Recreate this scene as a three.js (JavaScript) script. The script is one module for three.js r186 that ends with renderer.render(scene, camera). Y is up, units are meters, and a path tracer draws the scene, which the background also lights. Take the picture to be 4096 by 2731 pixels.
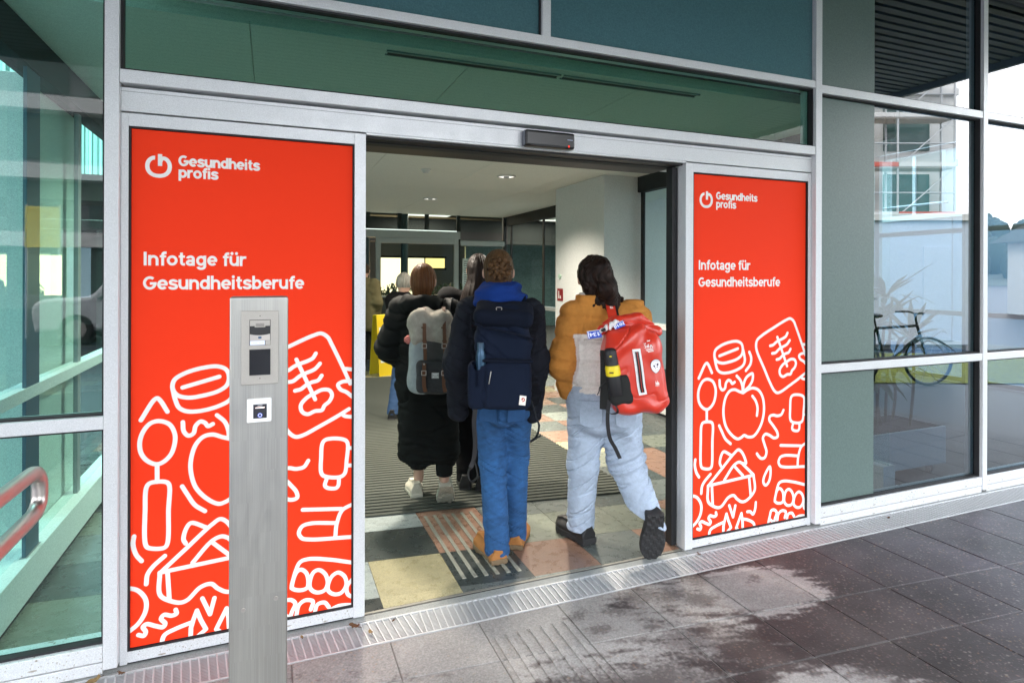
import * as THREE from 'three';
import { RoundedBoxGeometry } from 'three/addons/geometries/RoundedBoxGeometry.js';
import { mergeGeometries } from 'three/addons/utils/BufferGeometryUtils.js';
import { ImprovedNoise } from 'three/addons/math/ImprovedNoise.js';

// ---------- camera, sky, sun, exposure ----------
const scene = new THREE.Scene();
const EYE = 1.5315;
const camera = new THREE.PerspectiveCamera(59.3, 4096 / 2731, 0.05, 900);
camera.position.set(0, EYE, 2.7);
camera.rotation.order = 'YXZ';
camera.rotation.set(0, -0.38067, 0.00306);
camera.setViewOffset(4096, 2731, 0, 264.6, 4096, 2731);      // shifted lens: verticals stay upright

const renderer = new THREE.WebGLRenderer();
renderer.toneMapping = THREE.LinearToneMapping;
renderer.toneMappingExposure = 8.3;
renderer.shadowMap.enabled = true;

{ // overcast sky
  const W = 128, H = 64, a = new Float32Array(W * H * 4);
  for (let j = 0; j < H; j++) for (let i = 0; i < W; i++) {
    const el = (j + 0.5) / H * Math.PI - Math.PI / 2, s = Math.sin(el), k = 4 * (j * W + i);
    const L = s > 0 ? 0.86 + 0.24 * s : 0.22;
    const q = Math.max(0, s); a[k] = L * (0.985 - 0.1 * q); a[k + 1] = L * (0.995 - 0.03 * q); a[k + 2] = L * (1.02 + 0.08 * q); a[k + 3] = 1;
  }
  const t = new THREE.DataTexture(a, W, H, THREE.RGBAFormat, THREE.FloatType);
  t.mapping = THREE.EquirectangularReflectionMapping; t.magFilter = THREE.LinearFilter; t.needsUpdate = true;
  scene.background = t; scene.environment = t;
}
const sun = new THREE.DirectionalLight(0xfff4e6, 0.9);
sun.position.set(-12, 16, -7); sun.target.position.set(1, 0, 0);
sun.castShadow = true; sun.shadow.radius = 40; sun.shadow.mapSize.set(2048, 2048);
Object.assign(sun.shadow.camera, { left: -18, right: 18, top: 18, bottom: -18, near: 0.5, far: 60 });
scene.add(sun, sun.target);
// ---------- helpers ----------
let seed = 12345;
const rnd = () => { seed = (seed * 1664525 + 1013904223) >>> 0; return seed / 4294967296; };
const rr = (a, b) => a + (b - a) * rnd();
const IN = new ImprovedNoise();
const noise = (x, y, z = 0) => IN.noise(x, y, z);
const fbm = (x, y, z = 0, o = 4) => { let s = 0, a = 0.5, f = 1; for (let i = 0; i < o; i++) { s += a * noise(x * f, y * f, z * f + 7.3 * i); a *= 0.5; f *= 2.03; } return s; };
const cl = (v, a = 0, b = 1) => Math.max(a, Math.min(b, v));
const sm = (a, b, v) => { const t = cl((v - a) / (b - a)); return t * t * (3 - 2 * t); };
const mixv = (a, b, t) => a + (b - a) * t;
const lin = (r, g, b) => new THREE.Color().setRGB(r, g, b);
const V = (x, y, z) => new THREE.Vector3(x, y, z);
const used = {};
function numbered(n) { used[n] = (used[n] ?? -1) + 1; return used[n] ? n + '_' + String(used[n]).padStart(3, '0') : n; }
function thing(name, label, category, pos = [0, 0, 0], turn = 0, group) {
  const o = new THREE.Group(); o.name = numbered(name); o.position.set(...pos); o.rotation.y = turn;
  o.userData = { label, category }; if (group) o.userData.group = group; scene.add(o); return o;
}
function structure(name) { const o = new THREE.Group(); o.name = numbered(name); o.userData = { kind: 'structure' }; scene.add(o); return o; }
function mesh(parent, name, geo, mat, pos, rot) {
  const m = new THREE.Mesh(geo, mat); m.name = name; m.castShadow = m.receiveShadow = true;
  if (pos) m.position.set(...pos); if (rot) m.rotation.set(...rot);
  parent.add(m); return m;
}
const geoCache = {};
function boxGeo(w, h, d, b = 0) {           // box with uv in metres, optionally with softened edges
  const key = [w, h, d, b].map(v => v.toFixed(4)).join();
  if (geoCache[key]) return geoCache[key];
  const g = b ? new RoundedBoxGeometry(w, h, d, 1, Math.min(b, w / 2.01, h / 2.01, d / 2.01)) : new THREE.BoxGeometry(w, h, d);
  const p = g.attributes.position, n = g.attributes.normal, uv = g.attributes.uv;
  for (let i = 0; i < p.count; i++) {
    const ax = Math.abs(n.getX(i)), ay = Math.abs(n.getY(i)), az = Math.abs(n.getZ(i));
    if (ax >= ay && ax >= az) uv.setXY(i, p.getZ(i), p.getY(i)); else if (ay >= az) uv.setXY(i, p.getX(i), p.getZ(i)); else uv.setXY(i, p.getX(i), p.getY(i));
  }
  return geoCache[key] = g;
}
function bar(parent, name, x0, x1, y0, y1, z0, z1, mat, b = 0.003) {
  return mesh(parent, name, boxGeo(Math.abs(x1 - x0), Math.abs(y1 - y0), Math.abs(z1 - z0), b), mat, [(x0 + x1) / 2, (y0 + y1) / 2, (z0 + z1) / 2]);
}
function cylGeo(r0, r1, h, n = 16) { return new THREE.CylinderGeometry(r0, r1, h, n); }
function rod(parent, name, a, b, r, mat, n = 10) {
  const A = V(...a), B = V(...b), d = B.clone().sub(A), L = d.length();
  const m = mesh(parent, name, cylGeo(r, r, L, n), mat); m.position.copy(A.add(B).multiplyScalar(0.5));
  m.quaternion.setFromUnitVectors(V(0, 1, 0), d.normalize()); return m;
}
function tubeGeo(pts, r, seg = 40, rad = 8, closed = false, tension = 0.5) {
  return new THREE.TubeGeometry(new THREE.CatmullRomCurve3(pts.map(p => V(...p)), closed, 'catmullrom', tension), seg, r, rad, closed);
}
function ribbonGeo(pts, w, t, side, seg = 24) { // flat strap along a curve; side(tangent,k) gives the width direction
  const c = new THREE.CatmullRomCurve3(pts.map(p => V(...p))), pos = [], idx = [], uv = [];
  for (let i = 0; i <= seg; i++) {
    const p = c.getPoint(i / seg), tg = c.getTangent(i / seg); let s = side ? side(i / seg) : V(1, 0, 0); s = s.clone().addScaledVector(tg, -s.dot(tg)).normalize();
    const nn = V().crossVectors(tg, s).normalize();
    for (const [a, b] of [[-1, -1], [1, -1], [1, 1], [-1, 1]]) { const q = p.clone().addScaledVector(s, a * w / 2).addScaledVector(nn, b * t / 2); pos.push(q.x, q.y, q.z); uv.push(i * 0.05, a > 0 ? w : 0); }
  }
  for (let i = 0; i < seg; i++) for (let k = 0; k < 4; k++) { const a = i * 4 + k, b = i * 4 + (k + 1) % 4; idx.push(a, b, b + 4, a, b + 4, a + 4); }
  const e = seg * 4; idx.push(0, 2, 1, 0, 3, 2, e, e + 1, e + 2, e, e + 2, e + 3);
  const g0 = new THREE.BufferGeometry(); g0.setAttribute('position', new THREE.Float32BufferAttribute(pos, 3)); g0.setAttribute('uv', new THREE.Float32BufferAttribute(uv, 2)); g0.setIndex(idx);
  const g = g0.toNonIndexed(); g.computeVertexNormals(); return g;
}
// textures
function dataTex(w, h, fn, srgb, repeat = true) {
  const a = new Uint8Array(w * h * 4);
  for (let j = 0; j < h; j++) for (let i = 0; i < w; i++) { const c = fn(i, j), k = 4 * (j * w + i); if (typeof c === 'number') a[k] = a[k + 1] = a[k + 2] = cl(c) * 255; else { a[k] = cl(c[0]) * 255; a[k + 1] = cl(c[1]) * 255; a[k + 2] = cl(c[2]) * 255; } a[k + 3] = 255; }
  const t = new THREE.DataTexture(a, w, h); t.magFilter = THREE.LinearFilter; t.minFilter = THREE.LinearMipmapLinearFilter;
  if (repeat) t.wrapS = t.wrapT = THREE.RepeatWrapping; if (srgb) t.colorSpace = THREE.SRGBColorSpace; t.needsUpdate = true; return t;
}
function canvasTex(w, h, draw) {
  const c = document.createElement('canvas'); c.width = w; c.height = h; draw(c.getContext('2d'), w, h);
  const t = new THREE.CanvasTexture(c); t.colorSpace = THREE.SRGBColorSpace; t.magFilter = THREE.LinearFilter; return t;
}
const rep = (t, u, v = u) => { const c = t.clone(); c.repeat.set(u, v); c.wrapS = c.wrapT = THREE.RepeatWrapping; c.needsUpdate = true; return c; };
const white = (n) => { const a = new Float32Array(n); for (let i = 0; i < n; i++) a[i] = rnd(); return a; };
const std = (o) => new THREE.MeshStandardMaterial(o), phy = (o) => new THREE.MeshPhysicalMaterial(o);

// ---- signed distance bodies, meshed with surface nets ----
const smin = (a, b, k) => { const h = Math.max(k - Math.abs(a - b), 0) / k; return Math.min(a, b) - h * h * k * 0.25; };
function cap(a, b, ra, rb = ra) {
  const ax = a[0], ay = a[1], az = a[2], dx = b[0] - ax, dy = b[1] - ay, dz = b[2] - az, L = dx * dx + dy * dy + dz * dz || 1e-9;
  return (x, y, z) => { const px = x - ax, py = y - ay, pz = z - az; let t = (px * dx + py * dy + pz * dz) / L; t = t < 0 ? 0 : t > 1 ? 1 : t; const qx = px - dx * t, qy = py - dy * t, qz = pz - dz * t; return Math.sqrt(qx * qx + qy * qy + qz * qz) - (ra + (rb - ra) * t); };
}
function ell(c, r, yaw = 0, pitch = 0, roll = 0) {
  const m = new THREE.Matrix4().makeRotationFromEuler(new THREE.Euler(pitch, yaw, roll, 'YXZ')).transpose().elements, mr = Math.min(...r);
  return (x, y, z) => { const px = x - c[0], py = y - c[1], pz = z - c[2]; const a = (m[0] * px + m[4] * py + m[8] * pz) / r[0], b = (m[1] * px + m[5] * py + m[9] * pz) / r[1], d = (m[2] * px + m[6] * py + m[10] * pz) / r[2]; const k0 = Math.sqrt(a * a + b * b + d * d); const k1 = Math.sqrt((a / r[0]) ** 2 + (b / r[1]) ** 2 + (d / r[2]) ** 2); return k1 < 1e-6 ? -mr : k0 * (k0 - 1) / k1; };
}
function rbox(c, h, r, yaw = 0, pitch = 0, roll = 0) {
  const m = new THREE.Matrix4().makeRotationFromEuler(new THREE.Euler(pitch, yaw, roll, 'YXZ')).transpose().elements;
  return (x, y, z) => { const px = x - c[0], py = y - c[1], pz = z - c[2]; const a = Math.abs(m[0] * px + m[4] * py + m[8] * pz) - h[0] + r, b = Math.abs(m[1] * px + m[5] * py + m[9] * pz) - h[1] + r, d = Math.abs(m[2] * px + m[6] * py + m[10] * pz) - h[2] + r; return Math.hypot(Math.max(a, 0), Math.max(b, 0), Math.max(d, 0)) + Math.min(Math.max(a, b, d), 0) - r; };
}
const uni = (k, ...f) => (x, y, z) => { let d = f[0](x, y, z); for (let i = 1; i < f.length; i++) d = smin(d, f[i](x, y, z), k); return d; };
function sdfGeo(fn, lo, hi, cell, colorFn) {
  const nx = Math.ceil((hi[0] - lo[0]) / cell) + 1, ny = Math.ceil((hi[1] - lo[1]) / cell) + 1, nz = Math.ceil((hi[2] - lo[2]) / cell) + 1;
  const f = new Float32Array(nx * ny * nz), id = (i, j, k) => i + nx * (j + ny * k), B = 6;
  for (let k0 = 0; k0 < nz; k0 += B) for (let j0 = 0; j0 < ny; j0 += B) for (let i0 = 0; i0 < nx; i0 += B) {
    const c = fn(lo[0] + (i0 + B / 2) * cell, lo[1] + (j0 + B / 2) * cell, lo[2] + (k0 + B / 2) * cell), far = Math.abs(c) > B * cell * 1.55 + 0.012;
    for (let k = k0; k < Math.min(nz, k0 + B); k++) for (let j = j0; j < Math.min(ny, j0 + B); j++) for (let i = i0; i < Math.min(nx, i0 + B); i++)
      f[id(i, j, k)] = far ? c : fn(lo[0] + i * cell, lo[1] + j * cell, lo[2] + k * cell);
  }
  const vi = new Int32Array(nx * ny * nz).fill(-1), pos = [], idx = [];
  for (let k = 0; k < nz - 1; k++) for (let j = 0; j < ny - 1; j++) for (let i = 0; i < nx - 1; i++) {
    let s = 0, x = 0, y = 0, z = 0, n = 0; const v = [];
    for (let c = 0; c < 8; c++) { const q = f[id(i + (c & 1), j + (c >> 1 & 1), k + (c >> 2))]; v.push(q); if (q < 0) s++; }
    if (s === 0 || s === 8) continue;
    for (let c = 0; c < 8; c++) for (const b of [1, 2, 4]) if (!(c & b)) { const d = c | b; if ((v[c] < 0) !== (v[d] < 0)) { const t = v[c] / (v[c] - v[d]); n++; x += (c & 1) + (b === 1 ? t : 0); y += (c >> 1 & 1) + (b === 2 ? t : 0); z += (c >> 2) + (b === 4 ? t : 0); } }
    vi[id(i, j, k)] = pos.length / 3; pos.push(lo[0] + (i + x / n) * cell, lo[1] + (j + y / n) * cell, lo[2] + (k + z / n) * cell);
  }
  for (let k = 1; k < nz - 1; k++) for (let j = 1; j < ny - 1; j++) for (let i = 1; i < nx - 1; i++) {
    const a = f[id(i, j, k)];
    for (let ax = 0; ax < 3; ax++) {
      const b = f[ax === 0 ? id(i + 1, j, k) : ax === 1 ? id(i, j + 1, k) : id(i, j, k + 1)]; if ((a < 0) === (b < 0)) continue;
      const q = ax === 0 ? [vi[id(i, j - 1, k - 1)], vi[id(i, j, k - 1)], vi[id(i, j, k)], vi[id(i, j - 1, k)]] : ax === 1 ? [vi[id(i - 1, j, k - 1)], vi[id(i - 1, j, k)], vi[id(i, j, k)], vi[id(i, j, k - 1)]] : [vi[id(i - 1, j - 1, k)], vi[id(i, j - 1, k)], vi[id(i, j, k)], vi[id(i - 1, j, k)]];
      if (q.some(w => w < 0)) continue; if (a >= 0) q.reverse();
      idx.push(q[0], q[1], q[2], q[0], q[2], q[3]);
    }
  }
  const n = pos.length / 3, nor = new Float32Array(n * 3), uv = new Float32Array(n * 2), col = colorFn ? new Float32Array(n * 3) : null, e = cell * 0.6;
  for (let i = 0; i < n; i++) {
    const x = pos[3 * i], y = pos[3 * i + 1], z = pos[3 * i + 2];
    let a = fn(x + e, y, z) - fn(x - e, y, z), b = fn(x, y + e, z) - fn(x, y - e, z), c = fn(x, y, z + e) - fn(x, y, z - e); const L = Math.hypot(a, b, c) || 1; a /= L; b /= L; c /= L;
    nor.set([a, b, c], 3 * i); uv[2 * i] = x * 0.83 + z * 0.56; uv[2 * i + 1] = y + z * 0.15;
    if (col) col.set(colorFn(x, y, z, a, b, c), 3 * i);
  }
  const g = new THREE.BufferGeometry(); g.setAttribute('position', new THREE.Float32BufferAttribute(pos, 3)); g.setAttribute('normal', new THREE.BufferAttribute(nor, 3)); g.setAttribute('uv', new THREE.BufferAttribute(uv, 2));
  if (col) g.setAttribute('color', new THREE.BufferAttribute(col, 3)); g.setIndex(idx); return g;
}

// ---------- materials ----------
const N512 = (() => { const a = white(512 * 512); return (i, j) => a[((j + 512) % 512) * 512 + ((i + 512) % 512)]; })();
const tfine = dataTex(256, 256, (i, j) => 0.86 + 0.14 * N512(i, j), true);
const vn = (x, y, p) => { const a = Math.floor(x), b = Math.floor(y), u = x - a, v = y - b, q = (i, j) => N512(((i % p) + p) % p * 3 + 11, ((j % p) + p) % p * 5 + 7), f = t => t * t * (3 - 2 * t); return mixv(mixv(q(a, b), q(a + 1, b), f(u)), mixv(q(a, b + 1), q(a + 1, b + 1), f(u)), f(v)); };
const tgran = dataTex(512, 512, (i, j) => 0.62 + 0.18 * N512(i, j) + 0.18 * N512(i >> 1, j >> 1) + 0.14 * vn(i / 5, j / 5, 102) + 0.05 * vn(i / 32, j / 32, 16), true);
const trough = dataTex(256, 256, (i, j) => 0.8 + 0.35 * fbm(i / 22, j / 22, 4, 4) + 0.12 * N512(i, j));
const tfab = dataTex(256, 256, (i, j) => 0.74 + 0.16 * N512(i, j) + 0.1 * (((i >> 1) + (j >> 1)) & 1), true);
const tdenim = dataTex(256, 256, (i, j) => { const s = N512(i, j), tw = ((i + j) % 6) < 3 ? 0.1 : 0; return 0.66 + tw + 0.24 * s + 0.08 * fbm(i / 40, j / 26, 2, 3); }, true);
const tbrush = dataTex(256, 512, (i, j) => 0.86 + 0.09 * N512(i, j >> 5) + 0.08 * fbm(i / 60, j / 300, 5, 3), true);
const tweave = dataTex(256, 256, (i, j) => 0.5 + 0.5 * N512(i, j));
const tdirt = dataTex(512, 512, (i, j) => { const s = 0.86 + 0.14 * N512(i, j), d = vn(i / 6, j / 6, 85), e = vn(i / 40, j / 40, 12), k = sm(0.8, 0.93, d * 0.7 + e * 0.4) * 0.7 + (N512(i >> 1, (j >> 1) + 99) > 0.985 ? 0.5 : 0); return [s * (1 - 0.45 * k), s * (1 - 0.52 * k), s * (1 - 0.62 * k)]; }, true);
const M = {
  alu: std({ color: lin(0.74, 0.755, 0.775), roughness: 0.42, metalness: 0.15, map: rep(tfine, 3), roughnessMap: rep(trough, 1.5) }),
  aluDirty: std({ color: lin(0.74, 0.755, 0.775), roughness: 0.48, metalness: 0.15, map: rep(tdirt, 1.1), roughnessMap: rep(trough, 1.5) }),
  aluDark: std({ color: lin(0.35, 0.37, 0.38), roughness: 0.5, metalness: 0.2, map: rep(tfine, 3) }),
  black: std({ color: lin(0.012, 0.012, 0.014), roughness: 0.55 }),
  gasket: std({ color: lin(0.01, 0.01, 0.012), roughness: 0.7 }),
  steel: std({ color: lin(0.5, 0.485, 0.45), metalness: 0.85, roughness: 0.42, map: rep(tbrush, 9, 0.8), roughnessMap: rep(trough, 6, 1) }),
  steelShiny: std({ color: lin(0.5, 0.46, 0.43), metalness: 1, roughness: 0.42, roughnessMap: rep(trough, 3) }),
  white: std({ color: lin(0.78, 0.79, 0.77), roughness: 0.7, map: rep(tfine, 1.2) }),
  ceil: std({ color: lin(0.8, 0.83, 0.77), roughness: 0.9, map: rep(tfine, 1.5) }),
  spandrel: phy({ color: lin(0.075, 0.175, 0.2), roughness: 0.22, roughnessMap: rep(trough, 0.8), map: rep(tfine, 1) }),
  panel: phy({ color: lin(0.12, 0.175, 0.16), roughness: 0.36, map: rep(tfine, 1) }),
  glassGreen: phy({ color: lin(0.46, 0.78, 0.74), transmission: 1, thickness: 0, roughness: 0, ior: 1.62 }),
  glassClear: phy({ color: lin(0.85, 0.97, 0.93), transmission: 1, thickness: 0, roughness: 0, ior: 1.22 }),
  glassTransom: phy({ color: lin(0.34, 0.6, 0.53), transmission: 1, thickness: 0, roughness: 0, ior: 1.5 }),
  glassRight: phy({ color: lin(0.2, 0.29, 0.35), transmission: 1, thickness: 0, roughness: 0, ior: 2.2 }),
  blueSteel: std({ color: lin(0.04, 0.1, 0.15), roughness: 0.4, metalness: 0.2 }),
  dark: std({ color: lin(0.02, 0.024, 0.026), roughness: 0.8 }),
  wallGrey: std({ color: lin(0.3, 0.32, 0.31), roughness: 0.85, map: rep(tfine, 0.7) }),
};
// ---------- the glazed facade ----------
const bld = thing('office_building', 'glazed entrance facade with pale aluminium frames and teal panels above the door', 'building');
{
  const A = M.alu;
  // mullions, front face z = 0
  for (const [x0, x1, y0, y1] of [[-2.28, -2.23, 0.02, 3.56], [-0.597, -0.549, 0.02, 3.56], [3.0735, 3.1235, 0.02, 3.56], [4.678, 4.728, 0.02, 3.56], [6.28, 6.33, 0.02, 3.56], [7.88, 7.93, 0.02, 3.56]]) bar(bld, 'mullion', x0, x1, y0, y1, -0.12, 0, A);
  bar(bld, 'mullion', 1.24, 1.287, 2.7205, 3.56, -0.12, -0.002, A);
  // transoms
  const TR = [[-0.5485, 3.073, 2.678, 2.722], [-0.5485, 3.073, 2.271, 2.323], [3.124, 4.6775, 2.654, 2.705], [4.7285, 6.2795, 2.654, 2.705], [6.3305, 7.8795, 2.654, 2.705],
    [3.124, 4.6775, 0.938, 0.9886], [4.7285, 6.2795, 0.938, 0.9886], [6.3305, 7.8795, 0.938, 0.9886], [-2.2295, -0.5975, 0.938, 0.9886]];
  for (const [x0, x1, y0, y1] of TR) bar(bld, 'transom', x0, x1, y0, y1, -0.118, -0.003, A);
  // bottom rails and plinths
  for (const [x0, x1] of [[-2.2295, -0.5975], [3.124, 4.6775], [4.7285, 6.2795], [6.3305, 7.8795]]) {
    bar(bld, 'bottom_rail', x0, x1, 0.052, 0.112, -0.118, -0.003, M.aluDirty);
    bar(bld, 'plinth', x0, x1, 0.004, 0.047, -0.118, -0.006, M.aluDirty);
  }
  // panes, each with a dark gasket line
  const pane = (x0, x1, y0, y1, mat, name = 'window_pane') => {
    bar(bld, name, x0, x1, y0, y1, -0.05, -0.05, mat, 0).geometry = new THREE.PlaneGeometry(x1 - x0, y1 - y0);
    bar(bld, 'gasket', x0, x1, y0, y0 + 0.009, -0.06, -0.022, M.gasket, 0); bar(bld, 'gasket', x0, x1, y1 - 0.009, y1, -0.06, -0.022, M.gasket, 0);
    bar(bld, 'gasket', x0, x0 + 0.009, y0 + 0.009, y1 - 0.009, -0.06, -0.022, M.gasket, 0); bar(bld, 'gasket', x1 - 0.009, x1, y0 + 0.009, y1 - 0.009, -0.06, -0.022, M.gasket, 0);
  };
  pane(-2.23, -0.597, 0.112, 0.938, M.glassGreen); pane(-2.23, -0.597, 0.9886, 3.56, M.glassGreen);
  pane(-0.549, 3.0735, 2.323, 2.678, M.glassTransom);
  for (const [a, b] of [[3.1235, 4.678], [4.728, 6.28], [6.33, 7.88]]) { pane(a, b, 0.112, 0.938, M.glassRight); pane(a, b, 0.9886, 2.654, M.glassRight); pane(a, b, 2.705, 3.56, M.glassRight); }
  // teal spandrel panels over the door
  for (const [a, b] of [[-0.549, 1.24], [1.287, 3.0735]]) { bar(bld, 'spandrel_panel', a, b, 2.722, 3.56, -0.06, -0.03, M.spandrel, 0.002); bar(bld, 'gasket', a, b, 2.722, 2.727, -0.03, -0.02, M.gasket, 0); }
  bar(bld, 'gasket', 1.2315, 1.2395, 2.728, 3.56, -0.03, -0.02, M.gasket, 0);
  bar(bld, 'bulkhead', -0.549, 3.0735, 2.70, 3.56, -0.12, -0.065, M.dark, 0);
  // back-painted panel behind the left part of the right-hand bay
  for (const [a, b] of [[0.122, 0.928], [0.999, 2.644], [2.716, 3.55]]) bar(bld, 'grey_wall_panel', 3.1335, 3.636, a, b, -0.0485, -0.0445, M.panel, 0.001);
}
// sliding door header and the black sensor under it
{
  const h = thing('door_header', 'pale aluminium header box running above both red posters', 'door header');
  const R = -0.032;
  bar(h, 'cover', -0.549, 3.0735, 2.168, 2.2605, -0.37, R, M.alu, 0.002); bar(h, 'gap_filler', -0.549, 3.0735, 2.261, 2.2702, -0.37, R - 0.05, M.alu, 0);
  bar(h, 'cover_seam', -0.549, 3.0735, 2.244, 2.2462, R - 0.001, R + 0.0012, M.aluDark, 0);
  bar(h, 'cover_lip', 0.389, 2.132, 2.158, 2.168, -0.055, R, M.alu, 0.002);
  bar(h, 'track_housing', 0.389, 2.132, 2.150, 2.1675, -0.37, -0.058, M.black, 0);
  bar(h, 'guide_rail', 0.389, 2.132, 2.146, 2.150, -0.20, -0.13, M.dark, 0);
}
{
  const s = thing('door_sensor', 'black motion sensor box fixed to the door header above the opening', 'sensor');
  mesh(s, 'housing', new RoundedBoxGeometry(0.272, 0.082, 0.05, 3, 0.014), std({ color: lin(0.008, 0.008, 0.009), roughness: 0.28 }), [1.279, 2.205, -0.007]);
  bar(s, 'side_cap', 1.1405, 1.1435, 2.17, 2.24, -0.026, 0.012, std({ color: lin(0.12, 0.13, 0.16), roughness: 0.5 }), 0.001);
  bar(s, 'lens_window', 1.17, 1.36, 2.166, 2.176, 0.012, 0.0195, M.black, 0.002);
  bar(s, 'indicator_light', 1.376, 1.381, 2.172, 2.181, 0.0165, 0.0195, std({ color: lin(0.4, 0.02, 0.01), emissive: lin(0.5, 0.02, 0.01), emissiveIntensity: 0.6 }), 0);
  mesh(s, 'maker_print', new THREE.PlaneGeometry(0.03, 0.004), std({ color: lin(0.3, 0.35, 0.45), roughness: 0.5 }), [1.385, 2.209, 0.0183]);
}
// door side lights with printed posters
const posterTex = (shift) => canvasTex(860, 2048, (c, W, H) => {
  c.fillStyle = '#f43916'; c.fillRect(0, 0, W, H);
  const inkWhite = '#ece9e6'; c.strokeStyle = c.fillStyle = inkWhite; c.lineJoin = 'round';
  const Hm = [1.05748653e-3, 5.74720940e-6, -3.36019981e-2, -3.22017701e-5, 3.59717335e-4, 3.69975305e-1, -1.11685950e-4, -4.78587601e-6];
  const map = (x, y) => { const w = Hm[6] * x + Hm[7] * y + 1; return [((Hm[0] * x + Hm[1] * y + Hm[2]) / w + shift) * W, (Hm[3] * x + Hm[4] * y + Hm[5]) / w * H]; };
  c.lineCap = 'round'; c.lineWidth = 17.5;
  const line = (str, mode = 's') => { // s smooth, p polyline, c closed smooth
    const pts = str.trim().split(/\s+/).map(q => map(...q.split(',').map(Number)));
    c.beginPath();
    if (mode === 'p') pts.forEach((p, i) => (i ? c.lineTo(...p) : c.moveTo(...p)));
    else {
      const cr = new THREE.CatmullRomCurve3(pts.map(p => V(p[0], p[1], 0)), mode === 'c', 'centripetal');
      const n = pts.length * 14; for (let i = 0; i <= n; i++) { const q = cr.getPoint(i / n); i ? c.lineTo(q.x, q.y) : c.moveTo(q.x, q.y); }
    }
    c.stroke();
  };
  // radiograph card
  line('884,345 850,240 812,130 797,92 772,72 742,82 640,145 565,195 522,235 513,275 520,320 570,440 620,560 648,612 670,628 697,620 760,575 835,518 878,482');
  line('866,264 890,268', 'p'); line('892,330 852,335 836,350 845,375 868,390 892,416'); line('850,508 862,520 892,525');
  line('674,212 700,290 746,428'); line('619,277 642,270 664,250 690,234 718,220 738,205 750,180'); line('635,334 660,328 688,300 712,285 745,265 766,235'); line('668,380 690,372 712,350 732,336 758,325 772,300');
  line('748,392 775,376 802,380 812,405 802,438 782,462 772,486 745,491 715,507 694,492 690,458 712,420', 'c');
  // pill
  line('245,280 310,253 370,245 402,262 413,300 405,345 375,375 320,398 255,410 215,395 198,360 205,315', 'c');
  line('198,360 208,420 222,462 250,482 300,482 370,458 415,425 428,390 422,340 413,300'); line('236,356 376,300', 'p'); line('462,325 476,365 470,415 436,465');
  line('78,526 128,420 140,411 152,425 178,483');
  // magnifier
  line('145,532 185,550 205,600 205,650 190,710 160,750 135,760 100,740 78,700 73,645 85,590 112,545', 'c'); line('138,765 138,853', 'p');
  line('110,860 168,854 182,868 180,1000 173,1188 160,1203 106,1201 94,1186 92,1000 98,880', 'c');
  line('236,540 240,590 258,612 276,600 285,560 303,538 320,545 332,563 350,552');
  // apple
  line('414,632 385,622 350,608 315,618 285,660 266,740 266,810 285,890 330,952 372,977 400,965 420,950 450,961 490,955 530,905 560,830 571,745 560,660 530,610 490,595 455,605 414,632');
  line('366,505 395,540 408,580 412,620'); line('415,618 418,570 440,515 485,487 486,530 465,575 430,612'); line('484,655 508,690 522,740 517,800'); line('232,880 250,920 280,980 318,1014');
  line('717,757 700,790 670,800 640,795 615,805 610,830 640,875 670,925 672,955 645,965 610,945 580,938 562,965 575,1020 588,1070 575,1112 550,1120 530,1105 516,1085');
  // bottle
  line('788,645 852,645 870,662 867,760 858,832 840,848 788,846 769,830 767,745 774,662', 'c'); line('788,857 781,893 792,906 824,908 833,895 836,860'); line('872,693 892,693', 'p'); line('869,787 892,787', 'p');
  // goggles
  line('146,1335 245,1210 345,1085 376,1058 402,1075 428,1130 433,1158 410,1160 382,1150 345,1172 270,1285'); line('322,1100 265,1075 248,1100 236,1160 244,1182');
  line('410,1165 490,1243', 'p'); line('345,1180 410,1250', 'p'); line('146,1332 490,1245', 'p'); line('146,1335 147,1450 190,1485 225,1493 250,1480 300,1415 340,1400 365,1425 400,1445 435,1435 497,1358 490,1245'); line('175,1330 181,1472', 'p'); line('456,1255 468,1395', 'p');
  line('50,1138 46,1180 58,1235 78,1268'); line('165,1245 120,1300 100,1340 95,1390'); line('8,1406 60,1420 92,1470 92,1530 65,1595 10,1655');
  line('205,1530 208,1550 190,1560 160,1555 150,1575 165,1600 158,1618 130,1612 95,1600 82,1615 92,1640 85,1660 65,1655');
  line('306,1475 335,1560 352,1475', 'p'); line('442,1518 465,1518 485,1535 500,1500 506,1448');
  line('150,1720 162,1662 205,1630 268,1598'); line('260,1710 262,1630 272,1585 285,1538 300,1590 319,1638 290,1672 300,1720', 'p'); line('358,1640 398,1532 405,1580 408,1660 392,1700', 'p'); line('405,1572 450,1580 490,1605 497,1650'); line('358,1640 392,1676', 'p');
  line('612,1180 618,1225 605,1290 582,1318 564,1300 568,1260', 'c');
  // fingers and teeth
  line('694,1020 845,1020', 'p'); line('890,996 848,1028 826,1100 820,1168'); line('820,1095 720,1095 690,1110 678,1145 690,1172 720,1180 895,1172');
  line('890,1312 790,1290 712,1285 682,1300 665,1345 650,1420 648,1436'); line('685,1340 705,1358 713,1400 708,1438 680,1450 650,1436 658,1380 670,1350', 'c'); line('755,1345 780,1370 788,1420 775,1455 745,1465 720,1440 722,1390 735,1355', 'c'); line('830,1362 855,1385 861,1430 842,1470 815,1478 790,1455 795,1405 810,1375', 'c'); line('890,1392 864,1440 866,1478 890,1500');
  line('590,1640 612,1540 622,1506 645,1500 662,1520 650,1560 640,1590 615,1575'); line('664,1600 676,1530 700,1505 730,1512 722,1555'); line('736,1580 748,1530 775,1520 792,1545'); line('800,1560 830,1541 892,1538');
  // lettering
  c.lineCap = 'butt';
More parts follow.
